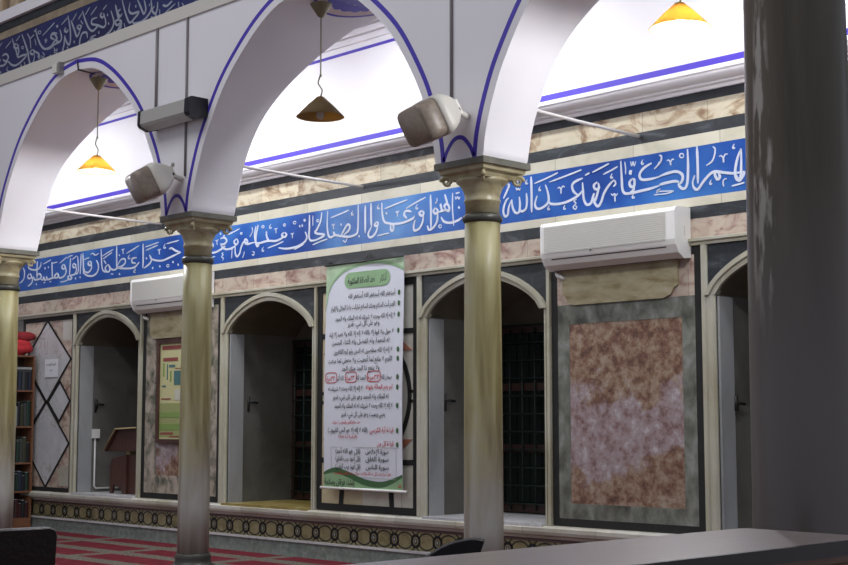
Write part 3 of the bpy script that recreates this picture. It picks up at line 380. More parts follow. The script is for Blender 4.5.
ARCADE_STROKES = '0.026:-13.286,5.143 -13.206,5.148 -13.150,5.100 -13.208,5.071 -13.272,5.104;0.026:-13.208,5.069 -13.143,5.053 -13.090,5.015 -12.998,4.987 -12.887,4.999 -12.762,5.051 -12.851,5.064 -12.918,5.061 -12.952,5.073 -12.990,5.142 -13.040,5.219 -13.084,5.286;0.026:-13.349,5.044 -13.233,5.036 -13.166,5.069;0.026:-12.983,5.213 -13.039,5.207 -13.014,5.173 -12.942,5.166 -12.976,5.211;0.026:-12.942,5.166 -12.929,5.107 -12.968,5.076;0.026:-12.876,5.289 -12.803,5.183 -12.742,5.082 -12.706,4.981 -12.664,4.935 -12.613,4.958 -12.595,5.020;0.026:-12.651,5.086 -12.689,5.060 -12.631,5.032 -12.597,5.054 -12.642,5.083;0.026:-12.595,5.282 -12.535,5.173 -12.462,5.084 -12.375,5.037 -12.266,5.043 -12.189,5.092 -12.151,5.068 -12.116,5.066;0.026:-12.147,5.148 -12.246,5.170 -12.275,5.136 -12.211,5.102;0.016:-12.765,5.275 -12.706,5.207 -12.678,5.102;0.016:-12.706,5.207 -12.616,5.236;0.016:-13.221,5.210 -13.099,5.267;0.016:-13.362,5.249 -13.291,5.290;0.016:-12.996,5.242 -12.909,5.284;0.016:-12.446,5.188 -12.209,5.269;0.016:-12.622,5.265 -12.563,5.286;0.026:-12.593,5.053 -12.518,5.018 -12.489,4.967 -12.532,4.997;0.012:-12.437,5.017 -12.396,4.976 -12.434,4.958 -12.452,4.987;0.012:-12.401,5.140 -12.378,5.103 -12.348,5.129;0.012:-13.151,5.004 -13.183,4.976 -13.141,4.957 -13.177,4.943 -13.113,4.950;0.030:-13.321,4.968 -13.298,4.975;0.030:-13.341,5.100 -13.318,5.107;0.030:-12.883,4.957 -12.861,4.964;0.030:-12.292,4.940 -12.271,4.947;0.012:-12.217,5.024 -12.184,4.983 -12.147,4.992 -12.165,4.937;0.012:-12.807,4.986 -12.787,4.945;0.012:-12.478,5.229 -12.487,5.220 -12.508,5.220 -12.530,5.229 -12.539,5.242 -12.531,5.251 -12.510,5.251 -12.488,5.242 -12.478,5.229;0.012:-12.829,5.141 -12.835,5.135 -12.851,5.134 -12.867,5.141 -12.874,5.150 -12.868,5.157 -12.852,5.157 -12.836,5.151 -12.829,5.141;0.012:-12.607,5.187 -12.571,5.114;0.026:-12.431,5.049 -12.303,5.027 -12.200,5.050 -12.093,5.058 -12.069,5.101 -12.108,5.179;0.026:-12.289,5.154 -12.216,5.158 -12.157,5.099 -12.218,5.083;0.026:-11.956,5.288 -11.916,5.176 -11.895,5.076 -11.907,4.991 -11.961,5.020 -12.005,5.088;0.026:-11.977,5.173 -12.012,5.153 -11.968,5.127 -11.943,5.150;0.026:-12.006,5.099 -12.013,5.015 -12.038,4.945 -11.989,4.933;0.026:-11.893,5.226 -11.828,5.126 -11.770,5.040 -11.708,5.099;0.026:-11.736,5.149 -11.769,5.134 -11.728,5.105 -11.695,5.124 -11.732,5.148;0.026:-11.686,4.928 -11.720,4.946 -11.713,5.007 -11.672,5.053 -11.597,5.044 -11.579,4.988;0.016:-11.612,4.939 -11.516,4.961;0.026:-11.683,5.276 -11.623,5.167 -11.556,5.078 -11.481,5.037 -11.402,5.063 -11.368,5.071;0.026:-11.406,5.152 -11.496,5.152 -11.504,5.110 -11.402,5.077 -11.291,5.033 -11.251,5.067 -11.297,5.172;0.026:-11.320,5.180 -11.353,5.161 -11.314,5.132 -11.273,5.149;0.016:-12.075,5.222 -11.949,5.270;0.016:-11.862,5.216 -11.789,5.278;0.016:-11.752,5.207 -11.689,5.255;0.016:-11.625,5.225 -11.541,5.285;0.016:-11.527,5.202 -11.419,5.263;0.016:-12.418,5.197 -12.212,5.276;0.016:-11.308,5.205 -11.243,5.240;0.026:-11.166,5.164 -11.113,5.058 -11.136,4.992 -11.227,4.950 -11.343,4.930 -11.474,4.957 -11.517,4.978 -11.421,4.987;0.026:-11.090,5.206 -11.053,5.117 -11.032,5.062;0.026:-10.995,5.143 -11.044,5.125 -11.005,5.076 -10.968,5.096;0.026:-10.993,5.075 -11.041,5.053 -11.090,5.041 -11.048,5.002 -10.990,5.010 -11.024,4.961 -11.082,4.935 -11.105,4.965;0.030:-11.229,5.133 -11.211,5.140;0.030:-11.207,5.047 -11.189,5.053;0.012:-12.137,5.220 -12.142,5.214 -12.157,5.214 -12.172,5.220 -12.178,5.229 -12.173,5.235 -12.158,5.235 -12.143,5.229 -12.137,5.220;0.030:-12.386,5.130 -12.366,5.136;0.030:-11.382,4.995 -11.363,5.001;0.012:-12.187,4.998 -12.206,4.973 -12.153,4.952 -12.198,4.933 -12.132,4.940;0.030:-12.288,4.945 -12.268,4.952;0.030:-11.831,4.994 -11.812,5.001;0.012:-11.961,4.978 -11.934,4.956 -11.959,4.946;0.012:-11.712,5.186 -11.664,5.139;0.012:-12.168,5.218 -12.137,5.228;0.026:-10.976,5.229 -10.938,5.139 -10.885,5.037 -10.833,4.981 -10.762,5.003 -10.683,5.048 -10.800,5.059 -10.855,5.101 -10.836,5.167;0.026:-11.053,5.053 -10.986,5.029 -10.987,4.968 -11.058,4.931 -11.103,4.952;0.026:-10.712,5.170 -10.651,5.081 -10.605,5.015 -10.571,5.049 -10.601,5.145;0.026:-10.487,5.119 -10.480,5.029 -10.547,4.975 -10.637,4.948 -10.757,4.958 -10.788,4.982;0.026:-10.430,5.048 -10.466,5.018 -10.422,4.977 -10.384,5.006 -10.380,5.076;0.026:-10.393,4.981 -10.429,4.935 -10.481,4.959;0.026:-10.297,5.028 -10.229,5.005 -10.144,5.033;0.016:-10.269,4.942 -10.093,4.997;0.012:-10.051,5.002 -10.043,4.953;0.012:-9.998,4.981 -9.964,4.943;0.026:-9.796,4.953 -9.759,4.928 -9.741,4.952;0.012:-10.934,4.998 -10.910,4.940;0.030:-10.747,5.111 -10.729,5.117;0.012:-10.520,5.067 -10.495,5.091;0.012:-10.346,5.000 -10.341,4.940'
AISLE, HALL, WORLD, EXPO = 50, 260, .40, .12
CH1 = ((-4.13, 2.22, 0), radians(90), -.02)
CH2 = ((-3.72, 3.70, 0), radians(45), 0)
def lb(mb, name, parent):      # part given in its thing's own coordinates
    o = mb.build(name); o.parent = parent; o.location = (0, 0, 0); return o
def part(o, label): o['label'] = label; return o

# ================================================================== the setting
XL, XR = -18.2, -1.2
m = MB(); m.box(XL, 3, -4, D+.02, -.1, 0, 'carpet'); struct(m.build('floor'))
m = MB(); m.box(XL, XR, 6.9, D+1, 5.45, 5.55, 'plaster'); struct(m.build('ceiling'))
m = MB(); m.box(XL, 3, -4, 7.5, 8.6, 8.7, 'plaster'); struct(m.build('ceiling_hall'))
m = MB(); m.box(XL-.2, XL, -4, D+1, 0, 8.6, 'plaster'); struct(m.build('wall_left'))
m = MB(); m.box(XL, XR, 7.45, 7.55, 5.55, 8.6, 'plaster'); struct(m.build('wall_gallery'))

NI = [(-15.33, -13.79), (-12.25, -10.645), (-9.20, -7.60), (-6.08, -4.50), (-3.0, -1.45)]
IL, IR = .11, .065      # how far the opening is set in from the surround, left and right
ZS, ZP, ZT = .50, 2.28, 2.67
def arc(c, hw, rise, n=24, z0=ZP):
    return [(c-hw*cos(pi*i/n), z0+rise*sin(pi*i/n)**1.0) for i in range(n+1)]
def narc(x0, x1, ins, n=28):
    c = (x0+x1)/2; hw = (x1-x0)/2-.03-ins
    out = []
    for i in range(n+1):
        u = -1+2*i/n; out.append((c+hw*u, ZP+(.39-ins)*(1-abs(u)**1.75)**.72))
    return out
# back wall with real recesses
m = MB(); YB = D+.92
xs = [XL]+[v for a, b in NI for v in (a+IL, b-IR)]+[XR]
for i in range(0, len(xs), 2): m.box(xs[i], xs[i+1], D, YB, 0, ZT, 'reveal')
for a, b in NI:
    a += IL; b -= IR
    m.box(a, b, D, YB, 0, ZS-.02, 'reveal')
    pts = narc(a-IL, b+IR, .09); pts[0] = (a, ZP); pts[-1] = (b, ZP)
    m.prism([(a, ZT)]+[(max(a, min(b, x)), z) for x, z in pts]+[(b, ZT)], D, YB, 'recess_brown')
m.box(XL, XR, D, YB, ZT, 5.45, 'plaster'); m.box(XL, XR, YB, YB+.1, 0, 5.45, 'recess_brown')
struct(m.build('wall_back'))

# horizontal courses of the wall, bottom to top (each a slab 1-2 cm proud)
courses = [('baseboard_back', 'green', 0, .145, .03), ('trim_1', 'pale', .145, .165, .05),
           ('trim_3', 'breccia_low', 2.725, 2.88, .004), ('trim_4', 'black', 2.88, 2.975, .006), ('trim_5', 'cream', 2.975, 3.045, .008),
           ('trim_6', 'cream', 3.44, 3.535, .008), ('trim_7', 'black', 3.535, 3.63, .006), ('trim_8', 'breccia', 3.63, 3.79, .004), ('trim_9', 'black', 3.79, 3.90, .006)]
for nm, k, z0, z1, t in courses:
    m = MB(); m.box(XL, XR, D-t, D, z0, z1, k); struct(m.build(nm))
# moulded marble sill course, breaking forward under each recess
m = MB()
prof = [(D, .36), (D-.03, .365), (D-.035, .385), (D-.075, .40), (D-.085, .425), (D-.085, .455), (D-.06, .47), (D, .475)]
m.prism(prof, XL, XR, 'ivory', axis='x'); struct(m.build('trim_2'))
# lintel moulding
m = MB(); m.prism([(D, 2.67), (D-.03, 2.67), (D-.035, 2.69), (D-.055, 2.70), (D-.055, 2.72), (D-.02, 2.728), (D, 2.728)], XL, XR, 'cream_mould', axis='x'); struct(m.build('trim_10'))
# plaster cornice
m = MB()
cp = [(D, 3.86), (D-.03, 3.86), (D-.035, 3.885), (D-.07, 3.89), (D-.075, 3.905)]
cp += [(D-.075-.09*sin(t*pi/12), 3.905+.055*(1-cos(t*pi/12))) for t in range(1, 7)]
cp += [(D-.175, 3.965), (D-.175, 3.985), (D-.155, 3.99), (D-.15, 4.005), (D, 4.012)]
m.prism(cp, XL, XR, 'plaster', axis='x'); struct(m.build('trim_11'))
m = MB(); m.box(XL, XR, D-.003, D, 4.055, 4.105, 'paint_blue'); struct(m.build('trim_12'))
m = MB(); m.box(XL, XR, D-.003, D, 4.965, 4.995, 'paint_blue'); struct(m.build('trim_13'))
m = MB()
for z, t in ((5.05, .03), (5.12, .05), (5.2, .075), (5.29, .10)): m.box(XL, XR, D-t, D, z, 5.45 if z > 5.28 else z+.035, 'plaster')
struct(m.build('trim_14'))

# tile frieze with its interlace pattern
fr = MB(); fr.box(XL, XR, D-.012, D, .165, .36, 'fr_ground'); P = .2825
M['fr_ground'] = stone('olive_tile', [(.3, (.16, .135, .06)), (.5, (.25, .215, .11)), (.75, (.33, .30, .18))], 9)
M['fr_line'] = flat('frieze_black_glaze', (.014, .018, .022), .3); M['fr_eye'] = flat('frieze_grey_eye', (.30, .33, .36), .3)
M['fr_band'] = flat('plum_tile_border', (.12, .07, .07), .4)
fr.box(XL, XR, D-.014, D-.012, .338, .36, 'fr_band')
k = math.ceil(XL/P)
while k*P+.088 < XR-.2:
    c = k*P+.088; z = .252; k += 1
    if c < -16.9: continue
    yy = D-.012
    e = [(c+.050*cos(a), z+.052*sin(a)) for a in [i*pi/8 for i in range(16)]]
    fr.ribbon(e, .026, yy, 'fr_line', .003, closed=True)
    e = [(c+.016*cos(a), z+.022*sin(a)) for a in [i*pi/6 for i in range(12)]]
    fr.ribbon(e, .008, yy, 'fr_line', .0032, closed=True); fr.prism([(c+.013*cos(a), z+.018*sin(a)) for a in [i*pi/4 for i in range(8)]], yy-.0028, yy, 'fr_eye')
    for q in range(8):
        a_ = q*pi/4+pi/8; fr.prism([(c+.048*cos(a_-.25), z+.058*sin(a_-.25)), (c+.066*cos(a_), z+.076*sin(a_)), (c+.048*cos(a_+.25), z+.058*sin(a_+.25))], yy-.003, yy, 'fr_line')
    for s in (-1, 1):
        for v in (-1, 1):
            fr.ribbon(cr([(c+s*.05, z+v*.035), (c+s*.085, z+v*.062), (c+s*.141, z+v*.074)], 4), .011, yy, 'fr_line', .003, 1)
            fr.ribbon(cr([(c+s*.02, z+v*.065), (c+s*.05, z+v*.088)], 4), .010, yy, 'fr_line', .003, 1)
tag(fr.build('tile_frieze'), 'olive tile frieze of dark interlaced rosettes running along the foot of the marble wall', 'tile frieze')

# ================================================================== recesses in the back wall
WN = ['window_1', 'window_2', 'window_3', 'window_4']
for wi, (a, b) in enumerate(NI[:4]):
    w = bpy.data.objects.new(WN[wi], None); w.location = ((a+b)/2, D, 0); COL.objects.link(w); w['kind'] = 'structure'
    # pilaster strips at both sides, moulded
    for x, s in ((a, 1), (b, -1)):
        m = MB()
        m.prism([(x, D), (x, D-.035), (x+s*.03, D-.035), (x+s*.045, D-.02), (x+s*.045, D)], .475, 2.67, 'cream_mould', axis='z'); m.build('pilaster', w)
        m = MB(); x3 = x+s*.045; jw = .065 if s > 0 else .02; m.prism([(x3, D), (x3, D-.028), (x3+s*jw*.75, D-.032), (x3+s*jw, D-.015), (x3+s*jw, D+.01)], .475, 2.29, 'cream_mould', axis='z'); m.build('jamb', w)
    # arch moulding
    o_ = narc(a, b, .0); i_ = narc(a, b, .085); mid = narc(a, b, .04)
    o_[0] = (a+.03, ZP); m = MB(); n = len(o_)
    rows = [[(x, D, z) for x, z in o_], [(x, D-.052, z) for x, z in o_], [(x, D-.05, z) for x, z in mid], [(x, D-.03, z) for x, z in narc(a, b, .046)], [(x, D-.028, z) for x, z in i_], [(x, D+.03, z) for x, z in i_]]
    vs = [v for r in rows for v in r]; fs = [(r*n+i, r*n+i+1, (r+1)*n+i+1, (r+1)*n+i) for r in range(5) for i in range(n-1)]
    fs += [(0, n, 2*n, 3*n, 4*n, 5*n), (n-1, 2*n-1, 3*n-1, 4*n-1, 5*n-1, 6*n-1)]
    m.add(vs, fs, 'cream_mould', False); m.build('arch_moulding', w)
    # dark spandrels
    c = (a+b)/2
    for s in (0, 1):
        pts = [p for p in o_ if (p[0] <= c if s == 0 else p[0] >= c)]
        cor = (a+.045, 2.67) if s == 0 else (b-.045, 2.67)
        m = MB(); m.prism(([cor]+[(max(a+.045, min(b-.045, x)), z) for x, z in pts]), D-.008, D, 'black'); m.build('spandrel', w)
    # pale front slab of the reveals
    xl, xr = a+IL, b-IR
    for x, s in ((xl, 1), (xr, -1)):
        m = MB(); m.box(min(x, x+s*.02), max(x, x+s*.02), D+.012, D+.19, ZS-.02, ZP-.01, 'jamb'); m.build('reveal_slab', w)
    m = MB(); m.box(xl, xr, D-.075, YB, ZS-.045, ZS-.015, 'yellowstain' if wi == 1 else 'pale'); part(m.build('sill', w), 'ochre stained stone sill' if wi == 1 else 'pale stone sill')
    # glazed wooden window at the back of the recess
    m = MB(); y0 = YB-.06
    for x0, x1 in ((xl+.02, xl+.09), (xr-.09, xr-.02), (c-.035, c+.035)): m.box(x0, x1, y0, YB-.005, ZS, 2.22, 'wood_window')
    for z in (ZS, 1.05, 1.62, 2.16): m.box(xl+.02, xr-.02, y0-.005, YB-.005, z, z+.07, 'wood_window')
    m.build('window_frame', w)
    m = MB(); m.box(xl+.05, xr-.05, YB-.03, YB-.02, ZS+.05, 2.2, 'pane'); m.build('pane', w)
    m = MB()
    for i in range(9): x = xl+.09+(xr-xl-.18)*i/8; m.tube([(x, y0-.02, ZS+.02), (x, y0-.02, 2.2)], .008, 'grille', 6)
    for i in range(11): z = ZS+.08+i*.165; m.tube([(xl+.05, y0-.03, z), (xr-.05, y0-.03, z)], .008, 'grille', 6)
    m.build('grille', w)
    # iron stays on the reveal
    if wi in (0, 1, 2, 3):
        yy = D+(.24, .27, .22, .20)[wi]; z = (1.56, 1.55, 1.53, 1.47)[wi]
        m = MB(); m.tube([(xl, yy, z), (xl+.03, yy, z), (xl+.035, yy+.10, z-.01)], .012, 'iron'); m.tube([(xl+.005, yy, z+(.06)), (xl+.005, yy, z-.10)], .014, 'iron')
        if wi in (0, 3): m.tube([(xl+.02, yy, z-.06), (xl+.02, yy, z+.05)], .02, 'iron')
        m.build('stay_hook', w)
# switch box with its pipe in the first recess
x = NI[0][0]+.11
t = thing('power_socket', (x, D+.215, 1.2), 'small white socket box with a pipe inside the leftmost arched recess', 'socket')
m = MB(); m.box(x+.001, x+.04, D+.19, D+.29, 1.14, 1.25, 'white_plastic'); m.build('socket_box', t)
m = MB(); m.tube([(x+.014, D+.24, 1.14), (x+.014, D+.24, .56), (x+.014, D+.26, .53), (x+.014, D+.86, .53)], .011, 'white_plastic'); m.build('pipe', t)

# ================================================================== inscription on the wall
bd = MB(); bd.box(XL, XR, D-.008, D, 3.045, 3.44, 'blue')
t = bd.build('inscription_band'); tag(t, 'cobalt blue band of white Arabic calligraphy crossing the marble wall above the arched recesses', 'inscription')
m = MB(); strokes(m, WALL_STROKES, D-.008, 'letter'); m.build('calligraphy', t)

# ================================================================== marble wall panels
def frame_rect(m, x0, x1, z0, z1, w, y, d, k):
    m.box(x0, x1, y-d, y, z0, z0+w, k); m.box(x0, x1, y-d, y, z1-w, z1, k)
    m.box(x0, x0+w, y-d, y, z0+w, z1-w, k); m.box(x1-w, x1, y-d, y, z0+w, z1-w, k)
# right panel
x0, x1 = -7.59, -6.095
t = thing('marble_panel', ((x0+x1)/2, D, .5), 'worn rose marble wall panel framed in grey-green under the right air conditioner', 'wall panel')
m = MB(); frame_rect(m, x0, x1, .48, 2.665, .06, D, .012, 'black_plain'); m.build('black_border', t)
m = MB(); frame_rect(m, x0+.06, x1-.06, .54, 2.605, .125, D, .008, 'greygreen'); m.box(x0+.185, x1-.185, D-.008, D, 2.13, 2.29, 'greygreen'); m.build('grey_border', t)
m = MB(); m.box(x0+.185, x1-.185, D-.005, D, .665, 2.13, 'rosy')
m.build('rose_slab', t)
m = MB(); m.box(x0+.062, x1-.062, D-.010, D, 2.29, 2.61, 'breccia_low')
m.prism([(-7.43, 2.36), (-7.40, 2.31), (-7.34, 2.285), (-6.44, 2.285), (-6.37, 2.31), (-6.34, 2.36), (-6.30, 2.38), (-6.30, 2.62), (-7.46, 2.62), (-7.46, 2.38)], D-.028, D-.004, 'sandslab'); part(m.build('cartouche', t), 'buff stone cartouche')
# panel behind the second column
x0, x1 = -13.78, -12.26
t = thing('marble_panel', ((x0+x1)/2, D, .5), 'mottled marble wall panel behind the framed poster, under the left air conditioner', 'wall panel')
m = MB(); frame_rect(m, x0, x1, .48, 2.665, .06, D, .012, 'black_plain'); m.build('black_border', t)
m = MB(); frame_rect(m, x0+.06, x1-.06, .54, 2.605, .20, D, .008, 'mottled'); m.build('mottled_border', t)
m = MB(); m.box(x0+.30, x1-.30, D-.006, D, .74, 2.41, 'rosy'); m.build('rose_slab', t)
m = MB(); m.prism([(-13.62, 2.33), (-13.55, 2.28), (-12.58, 2.28), (-12.5, 2.33), (-12.5, 2.62), (-13.62, 2.62)], D-.03, D-.006, 'sandslab'); part(m.build('cartouche', t), 'buff stone cartouche')
# circle panel
x0, x1 = -10.64, -9.205; cx, cz = -9.92, 1.57
t = thing('marble_panel', (cx, D, .5), 'pale marble wall panel inlaid with a black circle and red triangles behind the hanging banner', 'wall panel')
m = MB(); m.box(x0+.06, x1-.06, D-.004, D, .54, 2.60, 'sandpale'); m.box(cx-.05, x1-.06, D-.005, D-.003, .54, 2.60, 'ivory'); m.build('ground_slab', t)
m = MB(); frame_rect(m, x0, x1, .48, 2.665, .065, D, .013, 'black_plain'); m.build('black_border', t)
m = MB(); m.ribbon([(cx+.60*cos(a), cz+.60*sin(a)) for a in [i*pi/32 for i in range(64)]], .05, D-.005, 'black_plain', .006, closed=True)
for s in (-1, 1):
    m.ribbon([(cx+s*.60, cz+.04), (x0+.06 if s < 0 else x1-.06, cz+.04)], .03, D-.005, 'black_plain', .006, 1); m.ribbon([(cx+s*.60, cz-.05), (x0+.06 if s < 0 else x1-.06, cz-.05)], .03, D-.005, 'black_plain', .006, 1)
    for z in (2.17, .96): m.ribbon(cr([(x0+.06 if s < 0 else x1-.06, z), (cx+s*.48, z), (cx+s*.30, z-.04 if z > 2 else z+.04), (cx+s*.2, z-.06 if z > 2 else z+.06)], 5), .05, D-.005, 'black_plain', .006, 1)
    m.ribbon([(cx+s*.36, .54), (cx+s*.33, .98)], .06, D-.005, 'black_plain', .006, 1); m.ribbon([(cx+s*.36, 2.60), (cx+s*.33, 2.15)], .06, D-.005, 'black_plain', .006, 1)
m.build('black_circle', t)
for s in (-1, 1):
    for v in (-1, 1):
        zb = 1.99 if v > 0 else 1.17
        m = MB(); m.prism([(cx+s*.64, zb), (cx+s*.18, zb), (cx+s*.18, zb+v*.30)], D-.0045-.007, D-.0045, 'redslab'); part(m.build('triangle_inlay', t), 'red triangular stone inlay')
# diamond panel
x0, x1 = -16.62, -15.335
t = thing('marble_panel', (-16, D, .5), 'wall panel of pale marble diamonds in black outlines beside the bookcase', 'wall panel')
m = MB(); m.box(x0+.05, x1-.05, D-.004, D, .53, 2.61, 'breccia_low'); m.build('ground_slab', t)
m = MB(); frame_rect(m, x0, x1, .48, 2.665, .05, D, .013, 'black_plain')
R1 = [(-16.0, 2.62), (-15.40, 2.12), (-15.97, 1.59), (-16.56, 2.12)]; R2 = [(-15.97, 1.59), (-15.40, 1.08), (-15.95, .53), (-16.54, 1.08)]
R3 = [(-15.65, 1.84), (-15.40, 1.60), (-15.65, 1.345), (-15.93, 1.59)]; R4 = [(-16.28, 1.84), (-16.0, 1.59), (-16.28, 1.345), (-16.55, 1.60)]
for R_ in (R1, R2, R3, R4): m.ribbon(R_, .035, D-.007, 'black_plain', .007, closed=True)
m.build('black_outline', t)
m = MB()
for R_ in (R1, R2, R3, R4): m.prism(R_, D-.008, D-.003, 'pale')
m.box(-15.62, -15.39, D-.006, D-.003, .55, .80, 'ivory'); m.box(-15.62, -15.39, D-.006, D-.003, 2.35, 2.60, 'ivory'); m.build('diamond_slab', t)
m = MB(); m.box(-16.03, -15.70, D-.016, D-.0145, 1.90, 2.13, 'paper'); t = m.build('paper_notice'); tag(t, 'white paper notice stuck on the upper marble diamond beside the bookcase', 'notice')
m = MB(); text_mesh(m, 'الرجاء الهدوء', -15.98, -15.75, 2.05, .045, D-.016, 'ink'); text_mesh(m, 'شكرا', -15.90, -15.83, 1.98, .03, D-.016, 'ink'); m.build('lettering', t)

# ================================================================== arcade
BL = [(1.585, 3.12), (1.56, 3.3), (1.485, 3.545), (1.37, 3.8), (1.14, 4.157), (.88, 4.42), (.6, 4.63), (.33, 4.755), (0, 4.80)]
half = cr([(w, z) for w, z in BL], 5)
blue_c = [(-w, z) for w, z in half]+[(w, z) for w, z in reversed(half[:-1])]
def inset(c, d):
    out = []
    for i, p in enumerate(c):
        a = c[max(i-1, 0)]; b = c[min(i+1, len(c)-1)]; dx, dz = b[0]-a[0], b[1]-a[1]; l = math.hypot(dx, dz); out.append((p[0]+dz/l*d, p[1]-dx/l*d))
    return out
open_c = inset(blue_c, .082); open_c[0] = (-1.51, 3.12); open_c[-1] = (1.51, 3.12)
YB_T = cr([(3.12, 7.215), (3.5, 7.23), (3.9, 7.265), (4.17, 7.36), (4.39, 7.47), (4.6, 7.6), (4.75, 7.70)], 8)
def yback(z):
    for (a, ya), (b, yb) in zip(YB_T, YB_T[1:]):
        if z <= b: return ya+(yb-ya)*max(0, z-a)/max(1e-6, b-a)
    return 7.70
AX = [-16.98, -13.51, -10.045, -6.62, -3.15]
TOPZ = 5.57
ar = MB()
for i in range(4):
    cx = (AX[i]+AX[i+1])/2; hs = (AX[i+1]-AX[i])/2; pts = [(cx+w*(hs-.225)/1.51, z) for w, z in open_c]; n = len(pts)
    F = [(x, YF, z) for x, z in pts]; FT = [(x, YF, TOPZ) for x, z in pts]; B_ = [(x, yback(z), z) for x, z in pts]; BT = [(x, 7.72, TOPZ) for x, z in pts]
    q = lambda a, b: [(a*n+j, a*n+j+1, b*n+j+1, b*n+j) for j in range(n-1)]
    ar.add(F+FT+B_+BT, q(0, 1)+q(2, 3)+q(1, 3), 'plaster'); ar.add(F+B_, q(0, 1), 'plaster', True)
for x in AX:
    a, b = x-.225, x+.225
    ar.add([(a, YF, 3.12), (b, YF, 3.12), (b, 7.215, 3.12), (a, 7.215, 3.12), (a, YF, TOPZ), (b, YF, TOPZ), (b, 7.72, TOPZ), (a, 7.72, TOPZ)], [(0, 1, 2, 3), (0, 1, 5, 4), (4, 5, 6, 7), (2, 3, 7, 6)], 'plaster')
struct(ar.build('wall_arcade'))
# painted blue outline
m = MB()
for i in range(4):
    cx = (AX[i]+AX[i+1])/2; hs = (AX[i+1]-AX[i])/2; s = (hs-.15)/1.585
    m.ribbon([(cx+w*s, z) for w, z in blue_c], .038, YF, 'paint_blue', .002, 1)
for x in AX: m.ribbon(cr([(x-.145, 3.13), (x-.11, 3.20), (x-.04, 3.27), (x+.04, 3.27), (x+.11, 3.20), (x+.145, 3.13)], 5), .03, YF, 'paint_blue', .002, 1)
struct(m.build('trim_15'))
for nm, k, z0, z1, t_ in (('trim_16', 'cream_plaster', 4.83, 4.944, .02), ('trim_17', 'brownband', 5.32, 5.40, .012), ('trim_18', 'black', 5.40, 5.485, .02), ('trim_19', 'plaster', 5.485, 5.60, .06)):
    M.setdefault('cream_plaster', flat('cream_moulding_paint', (.62, .59, .54), .6)); M.setdefault('brownband', stone('brown_band_stone', [(.3, (.22, .17, .11)), (.7, (.36, .29, .20))], 5))
    m = MB(); m.box(XL, -2.9, YF-t_, YF, z0, z1, k)
    if nm == 'trim_19': m.box(XL, -2.9, YF, 7.45, 5.57, 5.60, k)
    struct(m.build(nm))
bd = MB(); bd.box(XL, -2.9, YF-.008, YF, 4.944, 5.32, 'navy')
t = bd.build('inscription_band'); tag(t, 'navy blue band of grey Arabic calligraphy along the top of the white arcade', 'inscription')
m = MB(); strokes(m, ARCADE_STROKES, YF-.008, 'letter_dull'); m.build('calligraphy', t)
# rosettes painted on the arch crowns
M['rosette_pink'] = flat('rosette_pink_ground', (.62, .50, .50), .7)
crown = [(x, z) for x, z in open_c]
def zc(w):
    w = abs(w)
    for (a, za), (b, zb) in zip(crown, crown[1:]):
        if a <= w <= b: return za+(zb-za)*(w-a)/(b-a)
    return 4.71
for i, lab in ((1, 'left'), (2, 'middle')):
    cx = (AX[i]+AX[i+1])/2+.09; cy = 7.27
    def disc(m, f, k, dz, nr=5, na=56, r0=0):
        vs = []; fs = []
        for j in range(nr+1):
            for a in range(na):
                th = 2*pi*a/na; R_ = r0+(f(th)-r0)*j/nr; X = R_*cos(th); vs.append((cx+X, cy+R_*sin(th), zc(X+.09)-dz))
        for j in range(nr):
            for a in range(na): fs.append((j*na+a, j*na+(a+1) % na, (j+1)*na+(a+1) % na, (j+1)*na+a))
        m.add(vs, fs, k)
    m = MB(); disc(m, lambda th: .35, 'rosette_pink', .004); disc(m, lambda th: .365, 'paint_blue', .006, 1, 56, .335); disc(m, lambda th: .225+.03*abs(math.sin(th*8)), 'paint_blue', .007)
    tag(m.build('ceiling_rosette'), 'painted blue and pink rosette around the pendant at the crown of the %s arch' % lab, 'rosette')

